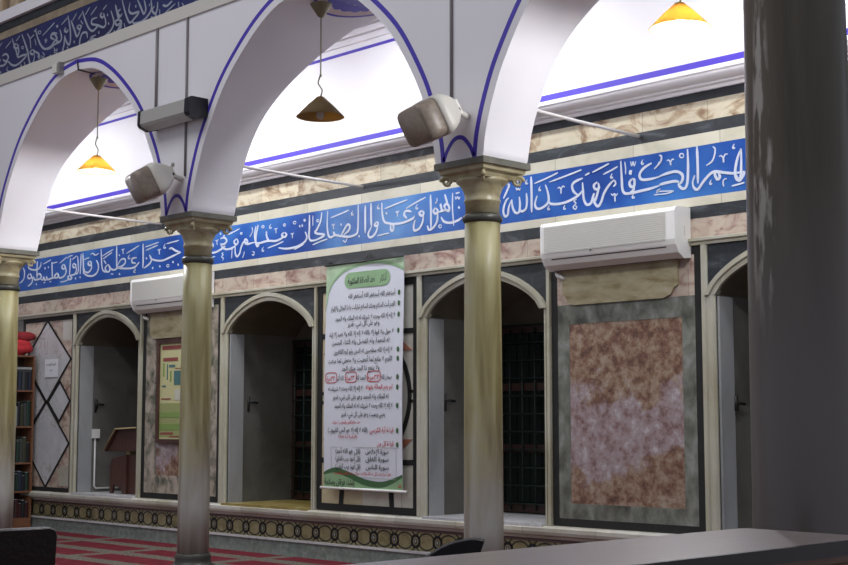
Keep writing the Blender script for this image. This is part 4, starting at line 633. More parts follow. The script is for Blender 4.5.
# ---- columns
def make_column(loc, label, shaft='colstone', dark=False):
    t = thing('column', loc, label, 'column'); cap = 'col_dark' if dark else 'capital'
    m = MB(); m.box(-.19, .19, -.19, .19, 0, .07, 'abacus'); m.lathe([(.185, .07), (.19, .09), (.185, .115), (.165, .125), (.152, .15), (.156, .175), (.152, .20), (.142, .212)], (0, 0, 0), 'ring', 40); lb(m, 'base', t)
    m = MB(); m.lathe([(.136, .21), (.136, .6), (.134, 1.2), (.131, 1.8), (.127, 2.3), (.124, 2.70)], (0, 0, 0), shaft, 48); lb(m, 'shaft', t)
    m = MB(); m.lathe([(.125, 2.70), (.136, 2.71), (.142, 2.73), (.136, 2.75), (.125, 2.76)], (0, 0, 0), 'ring', 40); part(lb(m, 'neck_ring', t), 'dark neck ring')
    m = MB(); m.lathe([(.120, 2.765), (.120, 2.84), (.128, 2.845), (.130, 2.858), (.123, 2.87), (.126, 2.90), (.140, 2.94), (.160, 2.97), (.182, 2.985), (.186, 3.0), (.17, 3.015)], (0, 0, 0), cap, 40)
    pr_ = [(.165, 3.0), (.18, 3.03), (.210, 3.045), (.216, 3.068), (.228, 3.075)]
    vs = []; 
    for h, z in pr_: vs += [(-h, -h, z), (h, -h, z), (h, h, z), (-h, h, z)]
    fs = [(4*j+q, 4*j+(q+1) % 4, 4*j+4+(q+1) % 4, 4*j+4+q) for j in range(4) for q in range(4)]+[(0, 1, 2, 3), (16, 17, 18, 19)]
    m.add(vs, fs, cap); capo = lb(m, 'capital', t)
    for sx in (-1, 1):
        for sy in (-1, 1):
            m = MB(); c0 = Vector((sx*.168, sy*.168, 2.995)); d = Vector((sx, sy, 0)).normalized(); sp = []
            for q in range(22):
                a = q*.55; r_ = .040*(1-q/24); sp.append(c0+d*(r_*cos(a)+.012)+Vector((0, 0, r_*sin(a))))
            m.tube(sp, [.016*(1-q/30) for q in range(22)], cap, 8); lb(m, 'volute', capo)
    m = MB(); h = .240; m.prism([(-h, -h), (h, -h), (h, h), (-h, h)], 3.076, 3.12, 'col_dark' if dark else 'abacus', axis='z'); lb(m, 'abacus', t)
    return t
make_column((AX[1], 7, 0), 'marble column cut by the left edge of the photo, carrying the arcade')
make_column((AX[2], 7, 0), 'full height marble column in the left half, with the framed poster behind it')
make_column((AX[3], 7, 0), 'yellow-green marble column right of the hanging banner, between middle and right arches')
make_column((AX[4], 7, 0), 'marble column carrying the right end of the right arch, beyond the large dark column')
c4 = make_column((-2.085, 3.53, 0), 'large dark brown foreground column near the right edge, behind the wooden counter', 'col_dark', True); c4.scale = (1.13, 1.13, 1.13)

# ---- tie rods
for X, lab in ((-6.66, 'tie rod, rightmost, starting above the column right of the banner'), (-9.98, 'tie rod, middle of three, running to the wall above the banner'), (-13.47, 'tie rod, leftmost, crossing the left arch below the amber pendant')):
    m = MB(); y0 = yback(3.61); m.tube([(X, y0-.02, 3.615), (X, (y0+D)/2, 3.605), (X, D-.004, 3.60)], .0135, 'rod', 10)
    tag(m.build('tie_rod'), 'thin cream '+lab, 'tie rod')

# ---- pendant lamps
def pendant(loc, label, on):
    t = thing('pendant_lamp', loc, label, 'lamp')     # loc = crown of the arch
    m = MB(); m.lathe([(.012, -.135), (.03, -.12), (.085, -.035), (.09, -.025), (.02, -.02), (.02, 0)], (0, 0, 0), 'brass', 24); lb(m, 'ceiling_cup', t)
    m = MB(); m.tube([(0, 0, -.12), (0, 0, -.60), (.006, 0, -.62)], .006, 'brass', 6); m.tube(cr([(0, 0, -.60), (-.03, 0, -.66), (-.005, 0, -.70), (.02, 0, -.735), (0, 0, -.785)], 5), .006, 'brass', 6); m.lathe([(.006, -.62), (.011, -.61), (.006, -.595)], (0, 0, 0), 'brass', 10); lb(m, 'cord', t)
    m = MB(); pf = [(.03, -.785), (.045, -.80), (.10, -.85), (.192, -.945)]
    m.lathe(pf+[(.188, -.947), (.097, -.854), (.042, -.804), (.028, -.789)], (0, 0, 0), 'shade', 48, cap=False); sh = lb(m, 'lamp_shade', t)
    m = MB(); m.lathe([(.004, -.775), (.02, -.785), (.034, -.80), (.034, -.803)], (0, 0, 0), 'brass', 20); lb(m, 'shade_cap', sh)
    m = MB(); m.lathe([(.016, -.80), (.018, -.87), (.016, -.875)], (0, 0, 0), 'brass', 16); lb(m, 'socket', t)
    m = MB(); m.lathe([(.014, -.875), (.030, -.905), (.034, -.93), (.026, -.953), (.008, -.965)], (0, 0, 0), 'bulb_on' if on else 'bulb_off', 20); part(lb(m, 'bulb', t), 'glowing bulb' if on else 'unlit clear bulb')
    if on:
        L = bpy.data.lights.new('pendant_light', 'POINT'); L.energy = on; L.color = (.97, .97, 1); L.shadow_soft_size = .05
        lo = bpy.data.objects.new('pendant_light', L); COL.objects.link(lo); lo.parent = t; lo.location = (0, 0, -.99)
    return t
cz = 4.69
pendant(((AX[1]+AX[2])/2+.01, 7.0, cz), 'lit pendant lamp glowing amber under the left arch', 50)
pendant(((AX[2]+AX[3])/2-.06, 7.0, cz), 'unlit cone pendant lamp hanging dark against the bright middle arch', 0)
pendant((-4.93, 7.0, cz), 'brightly lit pendant lamp with yellow shade at the top edge, under the right arch', 70)
m = MB(); cxx = (AX[1]+AX[2])/2; m.tube(cr([(cxx+.02, YF-.008, 4.80), (cxx+.04, YF-.01, 4.72), (cxx+.035, YF+.01, zc(0)-.01), (cxx+.02, 6.95, zc(0)-.012)], 5), .007, 'iron', 6)
tag(m.build('cable'), 'thin dark cable running over the crown of the left arch to its pendant', 'cable')

# ---- loudspeakers
def speaker(loc, label):
    t = thing('loudspeaker', loc, label, 'loudspeaker')
    R = Matrix.Rotation(radians(SPK_YAW), 4, 'Z') @ Matrix.Rotation(radians(SPK_PITCH), 4, 'X')
    m = MB(); w, h, d = .19, .135, .15      # half sizes: the body faces -Y before turning
    def body(sc, y):
        o = []
        for i in range(32):
            a = 2*pi*i/32; ca, sa = cos(a), sin(a); e = .35
            o.append((sc*w*math.copysign(abs(ca)**e, ca), y, sc*h*math.copysign(abs(sa)**e, sa)))
        return o
    secs = [(.90, -d-.02), (.97, -d-.005), (1.0, -d+.03), (1.0, .02)]
    vs = [p for s_, y in secs for p in body(s_, y)]; n = 32
    fs = [(j*n+i, j*n+(i+1) % n, (j+1)*n+(i+1) % n, (j+1)*n+i) for j in range(3) for i in range(n)]+[tuple(range(n)), tuple(range(3*n, 4*n))]
    m.add([R @ Vector(p) for p in vs], fs, 'taupe', True); lb(m, 'speaker_body', t)
    m = MB(); secs = [(1.04, -d+.0), (1.05, -d+.015), (1.02, -d+.03)]; 
    vs = [p for s_, y in ((1.005, -.03), (1.06, -.025), (1.06, .02), (.97, .05), (.80, .10), (.55, .15), (.5, .16)) for p in body(s_, y)]
    fs = [(j*n+i, j*n+(i+1) % n, (j+1)*n+(i+1) % n, (j+1)*n+i) for j in range(6) for i in range(n)]+[tuple(range(6*n, 7*n)), tuple(range(n))]
    m.add([R @ Vector(p) for p in vs], fs, 'cream_plastic', True); part(lb(m, 'rear_shell', t), 'cream plastic rear shell')
    m = MB(); m.box(-.05, .05, .13, .20, -.05, .05, 'cream_plastic', R); m.tube([R @ Vector((0, .16, 0)), Vector((SPK_B[0], SPK_B[1], SPK_B[2]))], .022, 'cream_plastic'); lb(m, 'bracket', t)
    m = MB(); m.box(.0505, .054, .14, .19, -.03, -.01, 'iron', R); lb(m, 'bracket_slot', t)
    return t
SPK_YAW, SPK_PITCH = -19, 28; SPK_B = (.10, .235, .03)
speaker((-6.615, YF-.25, 3.375), 'brown loudspeaker with cream back above the capital of the column right of the banner')
speaker((-10.04, YF-.25, 3.375), 'brown loudspeaker with grey back above the capital of the column in the left half')

# ---- wall light box, junction box, conduits on the arcade
t = thing('flood_light', (-10.02, YF, 3.96), 'long grey box light with black ends on the arcade above the left loudspeaker', 'light fixture')
pf = [(YF-.005, 3.905), (YF-.10, 3.875), (YF-.175, 3.90), (YF-.195, 3.925), (YF-.190, 4.035), (YF-.165, 4.05), (YF-.005, 4.05)]
m = MB(); m.prism(pf, -10.34, -9.66, 'fixture', axis='x'); m.build('housing', t)
for a, b in ((-10.375, -10.34), (-9.66, -9.59)):
    m = MB(); m.prism([(y-(.006 if y < YF-.01 else 0), z+(.006 if z > 3.95 else -.006)) for y, z in pf], a, b, 'black_plastic', axis='x'); m.build('end_cap', t)
m = MB(); m.box(-10.05, -9.98, YF-.06, YF-.03, 4.05, 4.07, 'iron'); m.build('clip', t)
t = thing('junction_box', (-12.13, YF, 4.76), 'small grey box beside the crown of the left arch', 'junction box')
m = MB(); m.box(-12.15, -12.065, YF-.06, YF, 4.735, 4.825, 'cream_plastic'); m.build('box_body', t)
m = MB(); m.box(-12.06, -12.02, YF-.05, YF, 4.72, 4.835, 'metal'); m.build('bracket', t)
for X, z0, z1, r, lab in ((-10.375, 4.06, 4.83, .013, 'thicker grey conduit dropping from the moulding to the left end of the grey box light'), (-9.905, 3.43, 4.83, .010, 'thin grey conduit passing behind the grey box light down to the left loudspeaker'), (-6.68, 3.50, 4.83, .011, 'grey conduit running down the arcade to the right loudspeaker')):
    m = MB(); m.tube([(X, YF-.012, z0), (X, YF-.012, (z0+z1)/2), (X, YF-.012, z1)], r, 'conduit'); tag(m.build('conduit'), lab, 'conduit')
m = MB(); m.lathe([(.0, 0), (.018, 0), (.018, .012), (.008, .02), (.0, .02)], (0, 0, 0), 'metal', 12, Matrix.Translation((-10.10, YF, 3.56)) @ Matrix.Rotation(radians(90), 4, 'X'), cap=False)
tag(m.build('wall_screw'), 'small round bolt head above the left loudspeaker on the arcade', 'bolt')

# ---- air conditioners
def ac(x0, label):
    t = thing('air_conditioner', (x0, D, 2.58), label, 'air conditioner'); w = 1.35
    pf = [(-.012, .0), (-.10, -.01), (-.17, .03), (-.205, .09), (-.215, .13), (-.215, .35), (-.20, .375), (-.17, .385), (-.012, .385)]
    m = MB(); m.prism([(y, z) for y, z in pf], .018, w-.018, 'white_plastic', axis='x')
    lb(m, 'casing', t)
    for a, b in ((0, .018), (w-.018, w)):
        m = MB(); m.prism([(y*1.02-.001, z*1.01-.002) for y, z in pf], a, b, 'white_plastic', axis='x'); lb(m, 'end_panel', t)
    m = MB(); m.box(.04, w-.09, -.2185, -.214, .125, .345, 'ac_grille'); g = lb(m, 'front_grille', t)
    m = MB()
    for i in range(13): z = .135+i*.0165; m.box(.045, w-.095, -.2205, -.218, z, z+.006, 'ac_louvre')
    lb(m, 'louvre', g)
    m = MB(); m.prism([(-.1995, .080), (-.195, .070), (-.193, .071), (-.197, .081)], .10, w-.10, 'ac_dark', axis='x')
    m.prism([(-.105, -.012), (-.06, -.0075), (-.06, -.004), (-.105, -.008)], .05, w-.06, 'ac_dark', axis='x'); lb(m, 'air_slot', t)
    m = MB(); m.box(.52, .535, -.2215, -.215, .112, .122, 'ac_dark'); m.box(w-.0005, w+.001, -.10, -.09, .16, .24, 'ac_grille'); lb(m, 'badge', t)
    m = MB(); m.tube([(.02, -.03, -.02), (.05, -.06, -.045), (.09, -.02, -.07)], .02, 'white_plastic'); lb(m, 'pipe_stub', t)
    return t
ac(-7.53, 'white wall air conditioner on the right, between the third column and the big dark column')
ac(-13.755, 'white wall air conditioner on the left, partly behind the column in the left half')

# ---- framed poster
t = thing('framed_poster', (-13.1, D, 1.13), 'framed yellow-green poster hanging behind the column in the left half', 'poster')
x0, x1, z0, z1 = -13.445, -12.78, 1.10, 2.26
m = MB(); frame_rect(m, x0, x1, z0, z1, .045, D-.012, .035, 'wood_dark'); m.build('frame', t)
M['poster_y'] = flat('poster_yellow', (.52, .50, .26), .4)
m = MB(); m.box(x0+.04, x1-.04, D-.026, D-.012, z0+.04, z1-.04, 'poster_y'); p = m.build('sheet', t)

m = MB()
pc = {'a': (.30, .33, .13), 'g': (.20, .30, .08), 'r': (.25, .06, .05), 't': (.06, .15, .15), 'w': (.5, .5, .42)}
for k_, c_ in pc.items(): M['pp_'+k_] = flat('poster_ink_'+{'a': 'pale_green', 'g': 'green', 'r': 'red', 't': 'teal', 'w': 'white'}[k_], c_, .5)
for xa, xb, za, zb, k_ in ((0, .58, .02, .40, 'a'), (.01, .57, .10, .17, 'g'), (.01, .57, .24, .30, 'g'), (.03, .28, .05, .075, 'r'), (.2, .45, .02, .035, 'r'), (.28, .42, .60, .76, 't'), (.30, .5, .43, .55, 'w'), (.04, .22, .44, .455, 'r'), (.04, .5, 1.00, 1.045, 'r'), (.06, .35, .87, .91, 'r'), (.06, .09, .70, .85, 'g'), (.14, .16, .66, .84, 't'), (.18, .30, .80, .83, 't'), (.30, .52, .78, .79, 'r'), (.05, .12, .58, .60, 't'), (.20, .23, .64, .76, 'g')):
    m.box(x0+.043+xa, x0+.043+xb, D-(.027 if k_ == 'a' else .029), D-.026, z0+.045+za, z0+.045+zb, 'pp_'+k_)
m.build('print', p)

# ---- hanging banner
t = thing('banner', (-9.97, D-.06, .68), 'tall white and green banner of Arabic prayers hanging on the circle inlaid panel', 'banner')
BX0, BX1, BZ0, BZ1 = -10.44, -9.33, .70, 2.86
def by_(x, z): return D-.085-.012*sin((z-BZ0)*2.2)-.006*sin((x-BX0)*5.5)
def sheet(m, outline_fn, k, off, nx=18, nz=1, z0=None, z1=None): pass
m = MB(); nx, nz = 16, 30; vs = []
for s_ in (0, .004):
    for j in range(nz+1):
        for i in range(nx+1):
            x = BX0+(BX1-BX0)*i/nx; z = BZ0+(BZ1-BZ0)*j/nz; vs.append((x, by_(x, z)+s_, z))
N = (nx+1)*(nz+1); fs = []
for s_ in (0, 1):
    for j in range(nz):
        for i in range(nx): a = s_*N+j*(nx+1)+i; fs.append((a, a+1, a+nx+2, a+nx+1))
m.add(vs, fs, 'banner', True); bs = m.build('cloth', t)
def strip(m, up, lo, k, off=.002, n=24, x0=BX0, x1=BX1):
    vs = []; q = 4
    for i in range(n+1):
        x = x0+(x1-x0)*i/n; a, b = lo((x-BX0)/(BX1-BX0)), up((x-BX0)/(BX1-BX0))
        for j in range(q+1): z = a+(b-a)*j/q; vs.append((x, by_(x, z)-off, z))
    m.add(vs, [(i*(q+1)+j, (i+1)*(q+1)+j, (i+1)*(q+1)+j+1, i*(q+1)+j+1) for i in range(n) for j in range(q)], k)
m = MB(); 
def tab(u, T_):
    for (a, za), (b, zb) in zip(T_, T_[1:]):
        if u <= b: return za+(zb-za)*(u-a)/(b-a)
    return T_[-1][1]
WT = cr([(0, .835), (.06, .862), (.17, .885), (.33, .85), (.53, .785), (.74, .765), (.92, .81), (1, .84)], 6); wave = lambda u: tab(u, WT)
m = MB()
strip(m, lambda u: wave(u)-.01, lambda u: BZ0+.005, 'bgreen', .0015)
strip(m, lambda u: wave(u)+.012, lambda u: wave(u)-.035*(1-abs(2*u-1)**3)-.012, 'bgreen_d', .003)
m.build('wave_print', bs); m = MB()
TT = cr([(0, 2.40), (.025, 2.54), (.055, 2.62), (.12, 2.695), (.26, 2.78), (.46, 2.82), (.67, 2.827), (.87, 2.785), (1, 2.73)], 6); tp = lambda u: tab(u, TT)
strip(m, lambda u: BZ1-.003, lambda u: tp(u)+.02, 'bgreen_p', .0015); strip(m, lambda u: min(BZ1-.004, tp(u)+.03), lambda u: tp(u), 'bgreen', .003)
m.build('header_print', bs); m = MB()
pill = []; xa, xb, za, zb = BX0+.28, BX0+.92, 2.61, 2.765
r_ = (zb-za)/2
for i in range(9): a = pi/2+pi*i/8; pill.append((xa+r_+r_*cos(a), (za+zb)/2+r_*sin(a)))
for i in range(9): a = -pi/2+pi*i/8; pill.append((xb-r_+r_*cos(a), (za+zb)/2+r_*sin(a)))
m.add([(x, by_(x, z)-.004, z) for x, z in pill], [tuple(range(18))], 'bgreen')
m.build('title_plate', bs)
K = MB(); RD = MB(); GB = MB()
def bl(txt, xp0, xp1, z, h, mb=K, k='ink', bold=.012):
    text_mesh(mb, txt, xp0, xp1, z, h, 0, k, yf=lambda x, zz: by_(x, zz)-.003, bold=bold)
def bx(px): return BX0+(px-326)*(BX1-BX0)/78
bl('أذكار ما بعد الصلاة المكتوبة', BX0+.33, BX0+.87, 2.655, .085)
LN = [(350, 396, 2.515, 'أستغفر الله أستغفر الله أستغفر الله'), (332, 396, 2.41, 'اللهم أنت السلام ومنك السلام تباركت يا ذا الجلال والإكرام'),
      (337, 396, 2.305, 'لا إله إلا الله وحده لا شريك له له الملك وله الحمد'), (350, 381, 2.245, 'وهو على كل شيء قدير'),
      (331, 395, 2.155, 'لا حول ولا قوة إلا بالله لا إله إلا الله ولا نعبد إلا إياه'), (334, 391, 2.075, 'له النعمة وله الفضل وله الثناء الحسن'),
      (336, 394, 1.985, 'لا إله إلا الله مخلصين له الدين ولو كره الكافرون'), (330, 394, 1.90, 'اللهم لا مانع لما أعطيت ولا معطي لما منعت'), (345, 382, 1.82, 'ولا ينفع ذا الجد منك الجد'),
      (331, 366, 1.63, 'لا إله إلا الله وحده لا شريك له'), (336, 391, 1.55, 'له الملك وله الحمد وهو على كل شيء قدير'),
      (338, 395, 1.465, 'لا إله إلا الله وحده لا شريك له له الملك وله الحمد'), (345, 388, 1.385, 'يحيي ويميت وهو على كل شيء قدير'),
      (331, 371, 1.235, '(الله لا إله إلا هو الحي القيوم...)'),
      (369, 391, 1.035, 'سورة الإخلاص'), (369, 391, .965, 'سورة الفلق'), (369, 391, .89, 'سورة الناس'),
      (339, 364, 1.035, '(قل هو الله أحد)'), (339, 364, .965, '(قل أعوذ برب الفلق)'), (339, 364, .89, '(قل أعوذ برب الناس)')]
for a, b, z, s_ in LN: bl(s_, bx(a), bx(b), z, .062)
for a, b, s_, mb_, k_ in ((384, 394, 'سبحان الله', K, 'ink'), (371, 382, '٣٣مرة', RD, 'redink'), (360, 369, 'الحمد لله', K, 'ink'), (350, 358, '٣٣مرة', RD, 'redink'), (340, 347, 'الله أكبر', K, 'ink'), (329, 338, '٣٣مرة', RD, 'redink')): bl(s_, bx(a), bx(b), 1.73, .062, mb_, k_)
for a, b in ((371, 382), (349.5, 359), (328.5, 339)):
    e = [(bx((a+b)/2)+(bx(b)-bx(a))*.58*math.copysign(abs(cos(q))**.5, cos(q)), 1.757+.05*math.copysign(abs(sin(q))**.5, sin(q))) for q in [i*pi/10 for i in range(20)]]
    RD.ribbon(e, .008, 0, 'redink', .001, yf=lambda x, z: by_(x, z)-.003, closed=True)
for a, b, z, h, s_ in ((369, 395, 1.64, .058, 'ثم يتم المائة بقوله'), (336, 364, 1.315, .045, 'بعد صلاة الفجر والمغرب ١٠ مرات'), (373, 396, 1.235, .062, 'قراءة آية الكرسي'), (342, 361, 1.18, .04, '(البقرة آية ٢٥٥)'), (380, 396, 1.11, .062, 'قراءة كل من'), (337, 393, .835, .04, 'تقرأ مرة بعد كل صلاة وثلاث مرات بعد الفجر والمغرب')): bl(s_, bx(a), bx(b), z, h, RD, 'redink')
for p, q in (((334, .82), (334, 1.09)), ((398, .80), (398, 1.09)), ((334, 1.09), (398, 1.09)), ((334, .82), (398, .80))):
    RD.ribbon([(bx(p[0]), p[1]), (bx(q[0]), q[1])], .004, 0, 'fixture', .001, 1, yf=lambda x, z: by_(x, z)-.002)
bl('إنشاء فرقان وسلامة', bx(327), bx(358), .735, .075)
text_mesh(RD, 'مسجد', bx(400), bx(403), .73, .10, 0, 'redink', yf=lambda x, z: by_(x, z)-.004)
for z in (2.53, 2.43, 2.325, 2.175, 2.0, 1.915, 1.745, 1.65, 1.48, 1.25, 1.12):
    GB.add([(bx(399.5)+.018*cos(a), by_(bx(399.5), z)-.004, z+.026*sin(a)) for a in [i*pi/5 for i in range(10)]], [tuple(range(10))], 'bgreen_d')
part(K.build('black_lettering', bs), 'black Arabic lettering'); part(RD.build('red_lettering', bs), 'red Arabic lettering'); part(GB.build('bullet_mark', bs), 'green bullet marks')
m = MB(); m.tube([(BX0-.05, D-.087, BZ0), (BX1+.05, D-.087, BZ0-.005)], .013, 'white_plastic'); m.build('bottom_rod', t)
m = MB(); m.tube([(BX0-.01, D-.087, BZ1), (BX1+.01, D-.087, BZ1)], .008, 'iron'); m.tube([(BX0+.56, D-.087, BZ1), (BX0+.56, D-.02, BZ1+.07)], .007, 'iron'); m.tube([(BX0+.0, D-.087, BZ1), (BX0, D-.02, BZ1+.03)], .010, 'iron'); m.build('top_rod', t)

# ---- reading lectern in the first recess
t = thing('lectern', (-14.45, D+.4, ZS), 'brown wooden folding book lectern standing in the leftmost arched recess', 'lectern')
yl = 9.0; m = MB()
def brd(x_): return [(x_, 1.0)]
m.prism([(-14.80, 1.0), (-14.775, .985), (-14.54, 1.24), (-14.56, 1.255)], yl, yl+.42, 'wood_dark'); m.prism([(-14.56, 1.255), (-14.54, 1.24), (-14.10, 1.255), (-14.10, 1.27)], yl, yl+.42, 'wood_dark')
m.prism([(-14.79, .99), (-14.55, 1.245), (-14.10, 1.26), (-14.10, 1.00)], yl+.03, yl+.05, 'wood_dark'); m.build('desk_board', t)
m = MB(); m.tube([(-14.80, yl-.008, 1.0), (-14.55, yl-.008, 1.255), (-14.10, yl-.008, 1.27)], .010, 'wood_gold', 6); m.build('board_edge', t)
m = MB(); m.prism([(-14.74, ZS-.015), (-14.69, ZS-.015), (-14.66, .60), (-14.50, .55), (-14.45, ZS-.015), (-14.38, ZS-.015), (-14.38, .95), (-14.70, .90), (-14.74, .80)], yl+.05, yl+.08, 'wood_dark'); m.build('side_panel', t)
m = MB(); m.prism([(-14.38, ZS-.015), (-14.20, ZS-.015), (-14.16, .95), (-14.38, .95)], yl+.08, yl+.40, 'wood_dark'); m.box(-14.47, -14.38, yl+.1, yl+.2, .93, 1.02, 'wood_gold'); m.build('post', t)

# ---- bookcase against the end of the wall
XF_, XB_ = -16.20, -16.47; y0, y1 = 7.95, 8.82
t = thing('bookcase', ((XF_+XB_)/2, (y0+y1)/2, 0), 'narrow brown wooden bookcase of dark books at the left edge, beside the diamond panel', 'bookcase')
for y in (y0, y1-.022):
    m = MB(); m.box(XB_, XF_, y, y+.022, 0, 2.18, 'wood'); m.build('side_panel', t)
m = MB(); m.box(XB_, XB_+.012, y0+.022, y1-.022, .05, 2.16, 'wood_dark'); m.build('back_panel', t)
SZ = [.12, .455, .81, 1.265, 1.72, 2.16]
for z in SZ:
    m = MB(); m.box(XB_+.012, XF_-.004, y0+.022, y1-.022, z, z+.022, 'wood'); m.build('shelf', t)
m = MB(); m.box(XF_-.02, XF_-.005, y0+.022, y1-.022, 0, .12, 'wood'); m.build('plinth', t)
tones = {'black': (.008, .009, .012), 'dark green': (.012, .035, .022), 'dark blue': (.015, .02, .04), 'dark red': (.04, .009, .010), 'grey': (.05, .05, .05), 'pale': (.30, .30, .30), 'olive': (.035, .04, .02)}
for k_, c_ in tones.items(): M['bk_'+k_] = flat('book_cover_'+k_.replace(' ', '_'), c_, .5)
SN = ['bottom', 'second', 'third', 'fourth', 'top']
rows = [['dark red', 'black', 'dark red'], ['dark green', 'black', 'dark blue'], ['black', 'olive', 'grey', 'dark green'], ['dark green', 'grey', 'olive', 'black', 'pale'], ['dark blue', 'black', 'grey']]
def make_book(th, h, d, k_):
    o = thing('book', (0, 0, 0), '', 'book'); del o['label']
    m = MB(); m.box(-d, 0, 0, th, 0, h, 'bk_'+k_); m.prism([(.0, .0), (.008, th*.25), (.008, th*.75), (0, th)], 0, h, 'bk_'+k_, axis='z'); lb(m, 'cover', o)
    m = MB(); m.box(-d+.003, -.01, .004, th-.004, h, h+.002, 'paper'); lb(m, 'pages', o)
    return o
PRO = {}
for si in range(5):
    y = y1-.03; nb = 0; avail = SZ[si+1]-SZ[si]-.022
    if si == 4:
        for q in range(2):
            m = MB(); m.box(XB_+.04, XF_-.02+.01*q, 8.50, 8.785, SZ[4]+.252+q*.031, SZ[4]+.28+q*.031, 'bk_pale' if q else 'bk_grey')
            tag(m.build('book'), ('pale book lying flat, the uppermost on the top shelf of the bookcase' if q else 'grey book lying flat under the pale one on the top bookcase shelf'), 'book')
    j = 0
    while y > 8.42:
        tone = rows[si][j % len(rows[si])]; th = (.034, .045, .038, .05)[(si+j) % 4]; hh = (.25 if si == 4 else avail*(.62, .70, .58, .74, .66)[(j+si) % 5]) - .004
        key = (round(th, 3), round(hh, 3), tone)
        y -= th+.003
        loc = (XF_-.03, y, SZ[si]+.022)
        if key not in PRO: b = PRO[key] = make_book(th, hh, .19, tone); b.location = loc
        else: b = dup(PRO[key], loc)
        b['label'] = ('%s book on the %s shelf of the bookcase, nearest the diamond panel' if j == 0 else '%s book standing further back on the %s shelf of the bookcase') % (tone, SN[si]); b['category'] = 'book'; b['group'] = '%s books on the %s shelf of the bookcase' % (tone, SN[si])
        j += 1
# red bundle on the bookcase
t = thing('cloth_bag', (-16.33, 8.62, 2.182), 'bright red crumpled bag with a dark red flap on top of the bookcase', 'bag')
def blob(c, r, k, seed, amp=.22):
    m = MB(); rnd = random.Random(seed); vs = []; fs = []; na, nb_ = 20, 12; ph = [rnd.random()*6 for _ in range(6)]
    for j in range(nb_+1):
        for i in range(na):
            a = 2*pi*i/na; b = -pi/2+pi*j/nb_; f = 1+amp*(sin(3*a+ph[0])*cos(2*b+ph[1])*.5+sin(5*a+ph[2]+b*3)*.28+sin(7*b+ph[3])*.15)
            z = c[2]+r[2]*f*sin(b); vs.append((c[0]+r[0]*f*cos(a)*cos(b), c[1]+r[1]*f*sin(a)*cos(b), max(z, 2.183)))
    for j in range(nb_):
        for i in range(na): fs.append((j*na+i, j*na+(i+1) % na, (j+1)*na+(i+1) % na, (j+1)*na+i))
    m.add(vs, fs, k, True); return m
blob((-16.32, 8.58, 2.29), (.13, .20, .125), 'red', 3, .42).build('bag_body', t); part(blob((-16.33, 8.66, 2.42), (.11, .22, .06), 'darkred', 5, .35).build('flap', t), 'dark red flap')

# ---- gallery balusters above the arcade
for i, lab in enumerate(('leftmost turned baluster in the gallery, cut by the left edge', 'second turned gallery baluster from the left, standing above the navy inscription', 'third turned gallery baluster from the left, standing above the navy inscription', 'turned gallery baluster at the top edge, rightmost of those visible')):
    if i == 0:
        M['baluster'] = stone('buff_baluster_stone', [(.3, (.30, .20, .11)), (.7, (.52, .40, .26))], 3, (4, 4, 1))
        b0 = thing('baluster', (-13.74, 6.96, 5.60), lab, 'baluster', 'balusters of the gallery above the arcade')
        m = MB(); m.lathe([(.085, 0), (.085, .03), (.07, .045), (.075, .10), (.088, .22), (.088, .40), (.06, .62), (.05, .75), (.07, .80), (.075, .86), (.06, .88)], (0, 0, 0), 'baluster', 24); lb(m, 'spindle', b0)
        m = MB(); m.box(-.09, .09, -.09, .09, .88, .93, 'baluster'); lb(m, 'cap', b0)
    else:
        o = dup(b0, (-13.74+.365*i, 6.96, 5.60)); o['label'] = lab
m = MB(); m.box(XL, -2.9, 6.86, 7.06, 6.53, 6.60, 'plaster'); struct(m.build('trim_20'))

# ================================================================== foreground
t = thing('wooden_counter', (-1.74, 2.1, 0), 'glossy brown wooden counter with dark edge in the right foreground, before the large column', 'counter')
y0, y1, xa, xb, zt = 1.15, 2.94, -1.925, -1.565, 1.05
m = MB(); m.prism([(xa+.0, y0), (xb, y0), (xb, y1-.1), (xb-.0, y1-.0), (xa+.012, y1+.02), (xa, y1+.0)], zt-.022, zt, 'wood_top', axis='z'); m.build('top_board', t)
m = MB(); m.box(xb+.0005, xb+.012, y0, y1-.1, zt-.030, zt, 'wood_edge'); m.build('edge_strip', t)
m = MB(); m.box(xa+.03, xb-.01, y0+.03, y1-.03, .06, zt-.0225, 'wood'); m.build('cabinet_body', t)
m = MB(); m.box(xa+.05, xb-.03, y0+.05, y1-.05, 0, .06, 'wood_edge'); m.build('plinth', t)
for q in range(3):
    m = MB(); a = y0+.05+q*.58; m.box(xb-.0095, xb+.006, a, a+.55, .10, zt-.05, 'wood'); dd = m.build('door', t)
    m = MB(); m.tube([(xb+.006, a+.48, .62), (xb+.03, a+.48, .63), (xb+.03, a+.48, .73), (xb+.006, a+.48, .74)], .006, 'metal'); m.build('handle', dd)

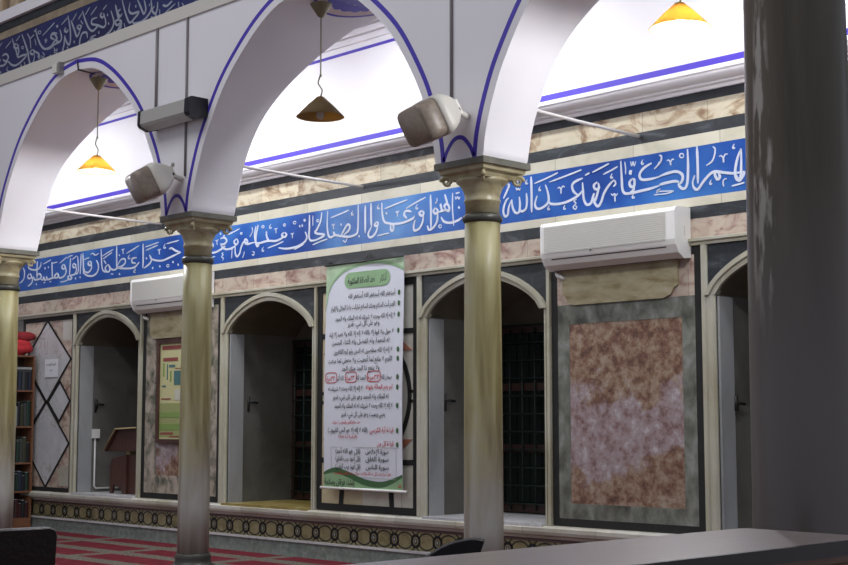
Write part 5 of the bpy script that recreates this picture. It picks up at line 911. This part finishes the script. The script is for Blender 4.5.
def chair(name, loc, rz, label, mat, outline, w, backz, legk):
    t = thing(name, loc, label, 'chair'); t.rotation_euler = (0, 0, rz)
    n = len(outline); m = MB(); vs = []; fs = []; secs = [(.0, .96), (.018, 1.0), (.055, 1.0), (.075, .96)]
    cxo = sum(p[0] for p in outline)/n; czo = sum(p[1] for p in outline)/n
    for y, s in secs: vs += [(cxo+(x-cxo)*s, y+.25-.10*(z-czo), czo+(z-czo)*s) for x, z in outline]
    for j in range(3): fs += [(j*n+i, j*n+(i+1) % n, (j+1)*n+(i+1) % n, (j+1)*n+i) for i in range(n)]
    fs += [tuple(range(n)), tuple(range(3*n, 4*n))]; m.add(vs, fs, mat, False); lb(m, 'backrest', t)
    m = MB(); m.prism([(-w, -.26), (-w+.03, -.29), (w-.03, -.29), (w, -.26), (w, .24), (-w, .24)], .42, .49, mat, axis='z'); lb(m, 'seat', t)
    for sx in (-1, 1):
        for sy in (-1, 1):
            m = MB(); m.tube([(sx*(w-.04), sy*.22, .42), (sx*(w-.02), sy*.25, .0)], [.02, .015], legk); lb(m, 'leg', t)
        m = MB(); m.tube([(sx*(w-.06), .24, .40), (sx*(w-.06), .30, .62)], .016, legk); lb(m, 'back_support', t)
    return t
ol = [(-.27, .52), (.27, .52), (.272, .80), (.27, .945), (.262, .962), (.24, .97), (.0, .972), (-.20, .97), (-.245, .95), (-.265, .90)]
chair('leather_chair', CH1[0], CH1[1], 'dark brown leather chair back in the lower left foreground corner', 'leather', [(x, z+CH1[2]) for x, z in ol], .25, .95, 'iron')
ol = cr([(-.20, .50), (.12, .50), (.13, .66), (.155, .80), (.17, .848), (.165, .856), (.12, .86), (.03, .84), (-.05, .795), (-.12, .735), (-.19, .64)], 3)[:-1]
chair('black_chair', CH2[0], CH2[1], 'black chair back peeking above the counter at the foot of the third column', 'blackcloth', ol, .20, .85, 'iron')

# ================================================================== light
def area(name, loc, rot, sx, sy, e, col=(1, 1, 1)):
    L = bpy.data.lights.new(name, 'AREA'); L.shape = 'RECTANGLE'; L.size = sx; L.size_y = sy; L.energy = e; L.color = col
    o = bpy.data.objects.new(name, L); COL.objects.link(o); o.location = loc; o.rotation_euler = [radians(a) for a in rot]; return o
for nm, x, e in (('aisle_fill_light', -15.3, AISLE*.7), ('aisle_fill_light', -11.8, AISLE*.9), ('aisle_fill_light', -8.35, AISLE), ('aisle_fill_light', -4.9, AISLE*.75)):  # unseen area lights added behind the arcade to brighten the aisle wall
    area(nm, (x, 7.85, 5.0), (16, 0, 0), 2.2, .12, e, (.93, .96, 1))
area('hall_light', (-9, 1.5, 8.0), (12, 0, 0), 9, 4, HALL, (.95, .97, 1))
W_ = bpy.data.worlds.new('world'); SC.world = W_; W_.use_nodes = True
W_.node_tree.nodes['Background'].inputs[0].default_value = (.80, .86, 1, 1); W_.node_tree.nodes['Background'].inputs[1].default_value = WORLD

# ================================================================== camera
cam = bpy.data.cameras.new('camera'); co = bpy.data.objects.new('camera', cam); COL.objects.link(co)
cam.sensor_width = 36; cam.lens = 1391/848*36; co.location = (0, 0, 1.3); cam.clip_start = .05
co.rotation_euler = (radians(90+5.855), 0, radians(45.83)); SC.camera = co
SC.view_settings.view_transform = 'Standard'; SC.view_settings.look = 'None'; SC.view_settings.gamma = 1; SC.view_settings.exposure = EXPO
SC.view_settings.use_curve_mapping = False
SC.cycles.max_bounces = 8
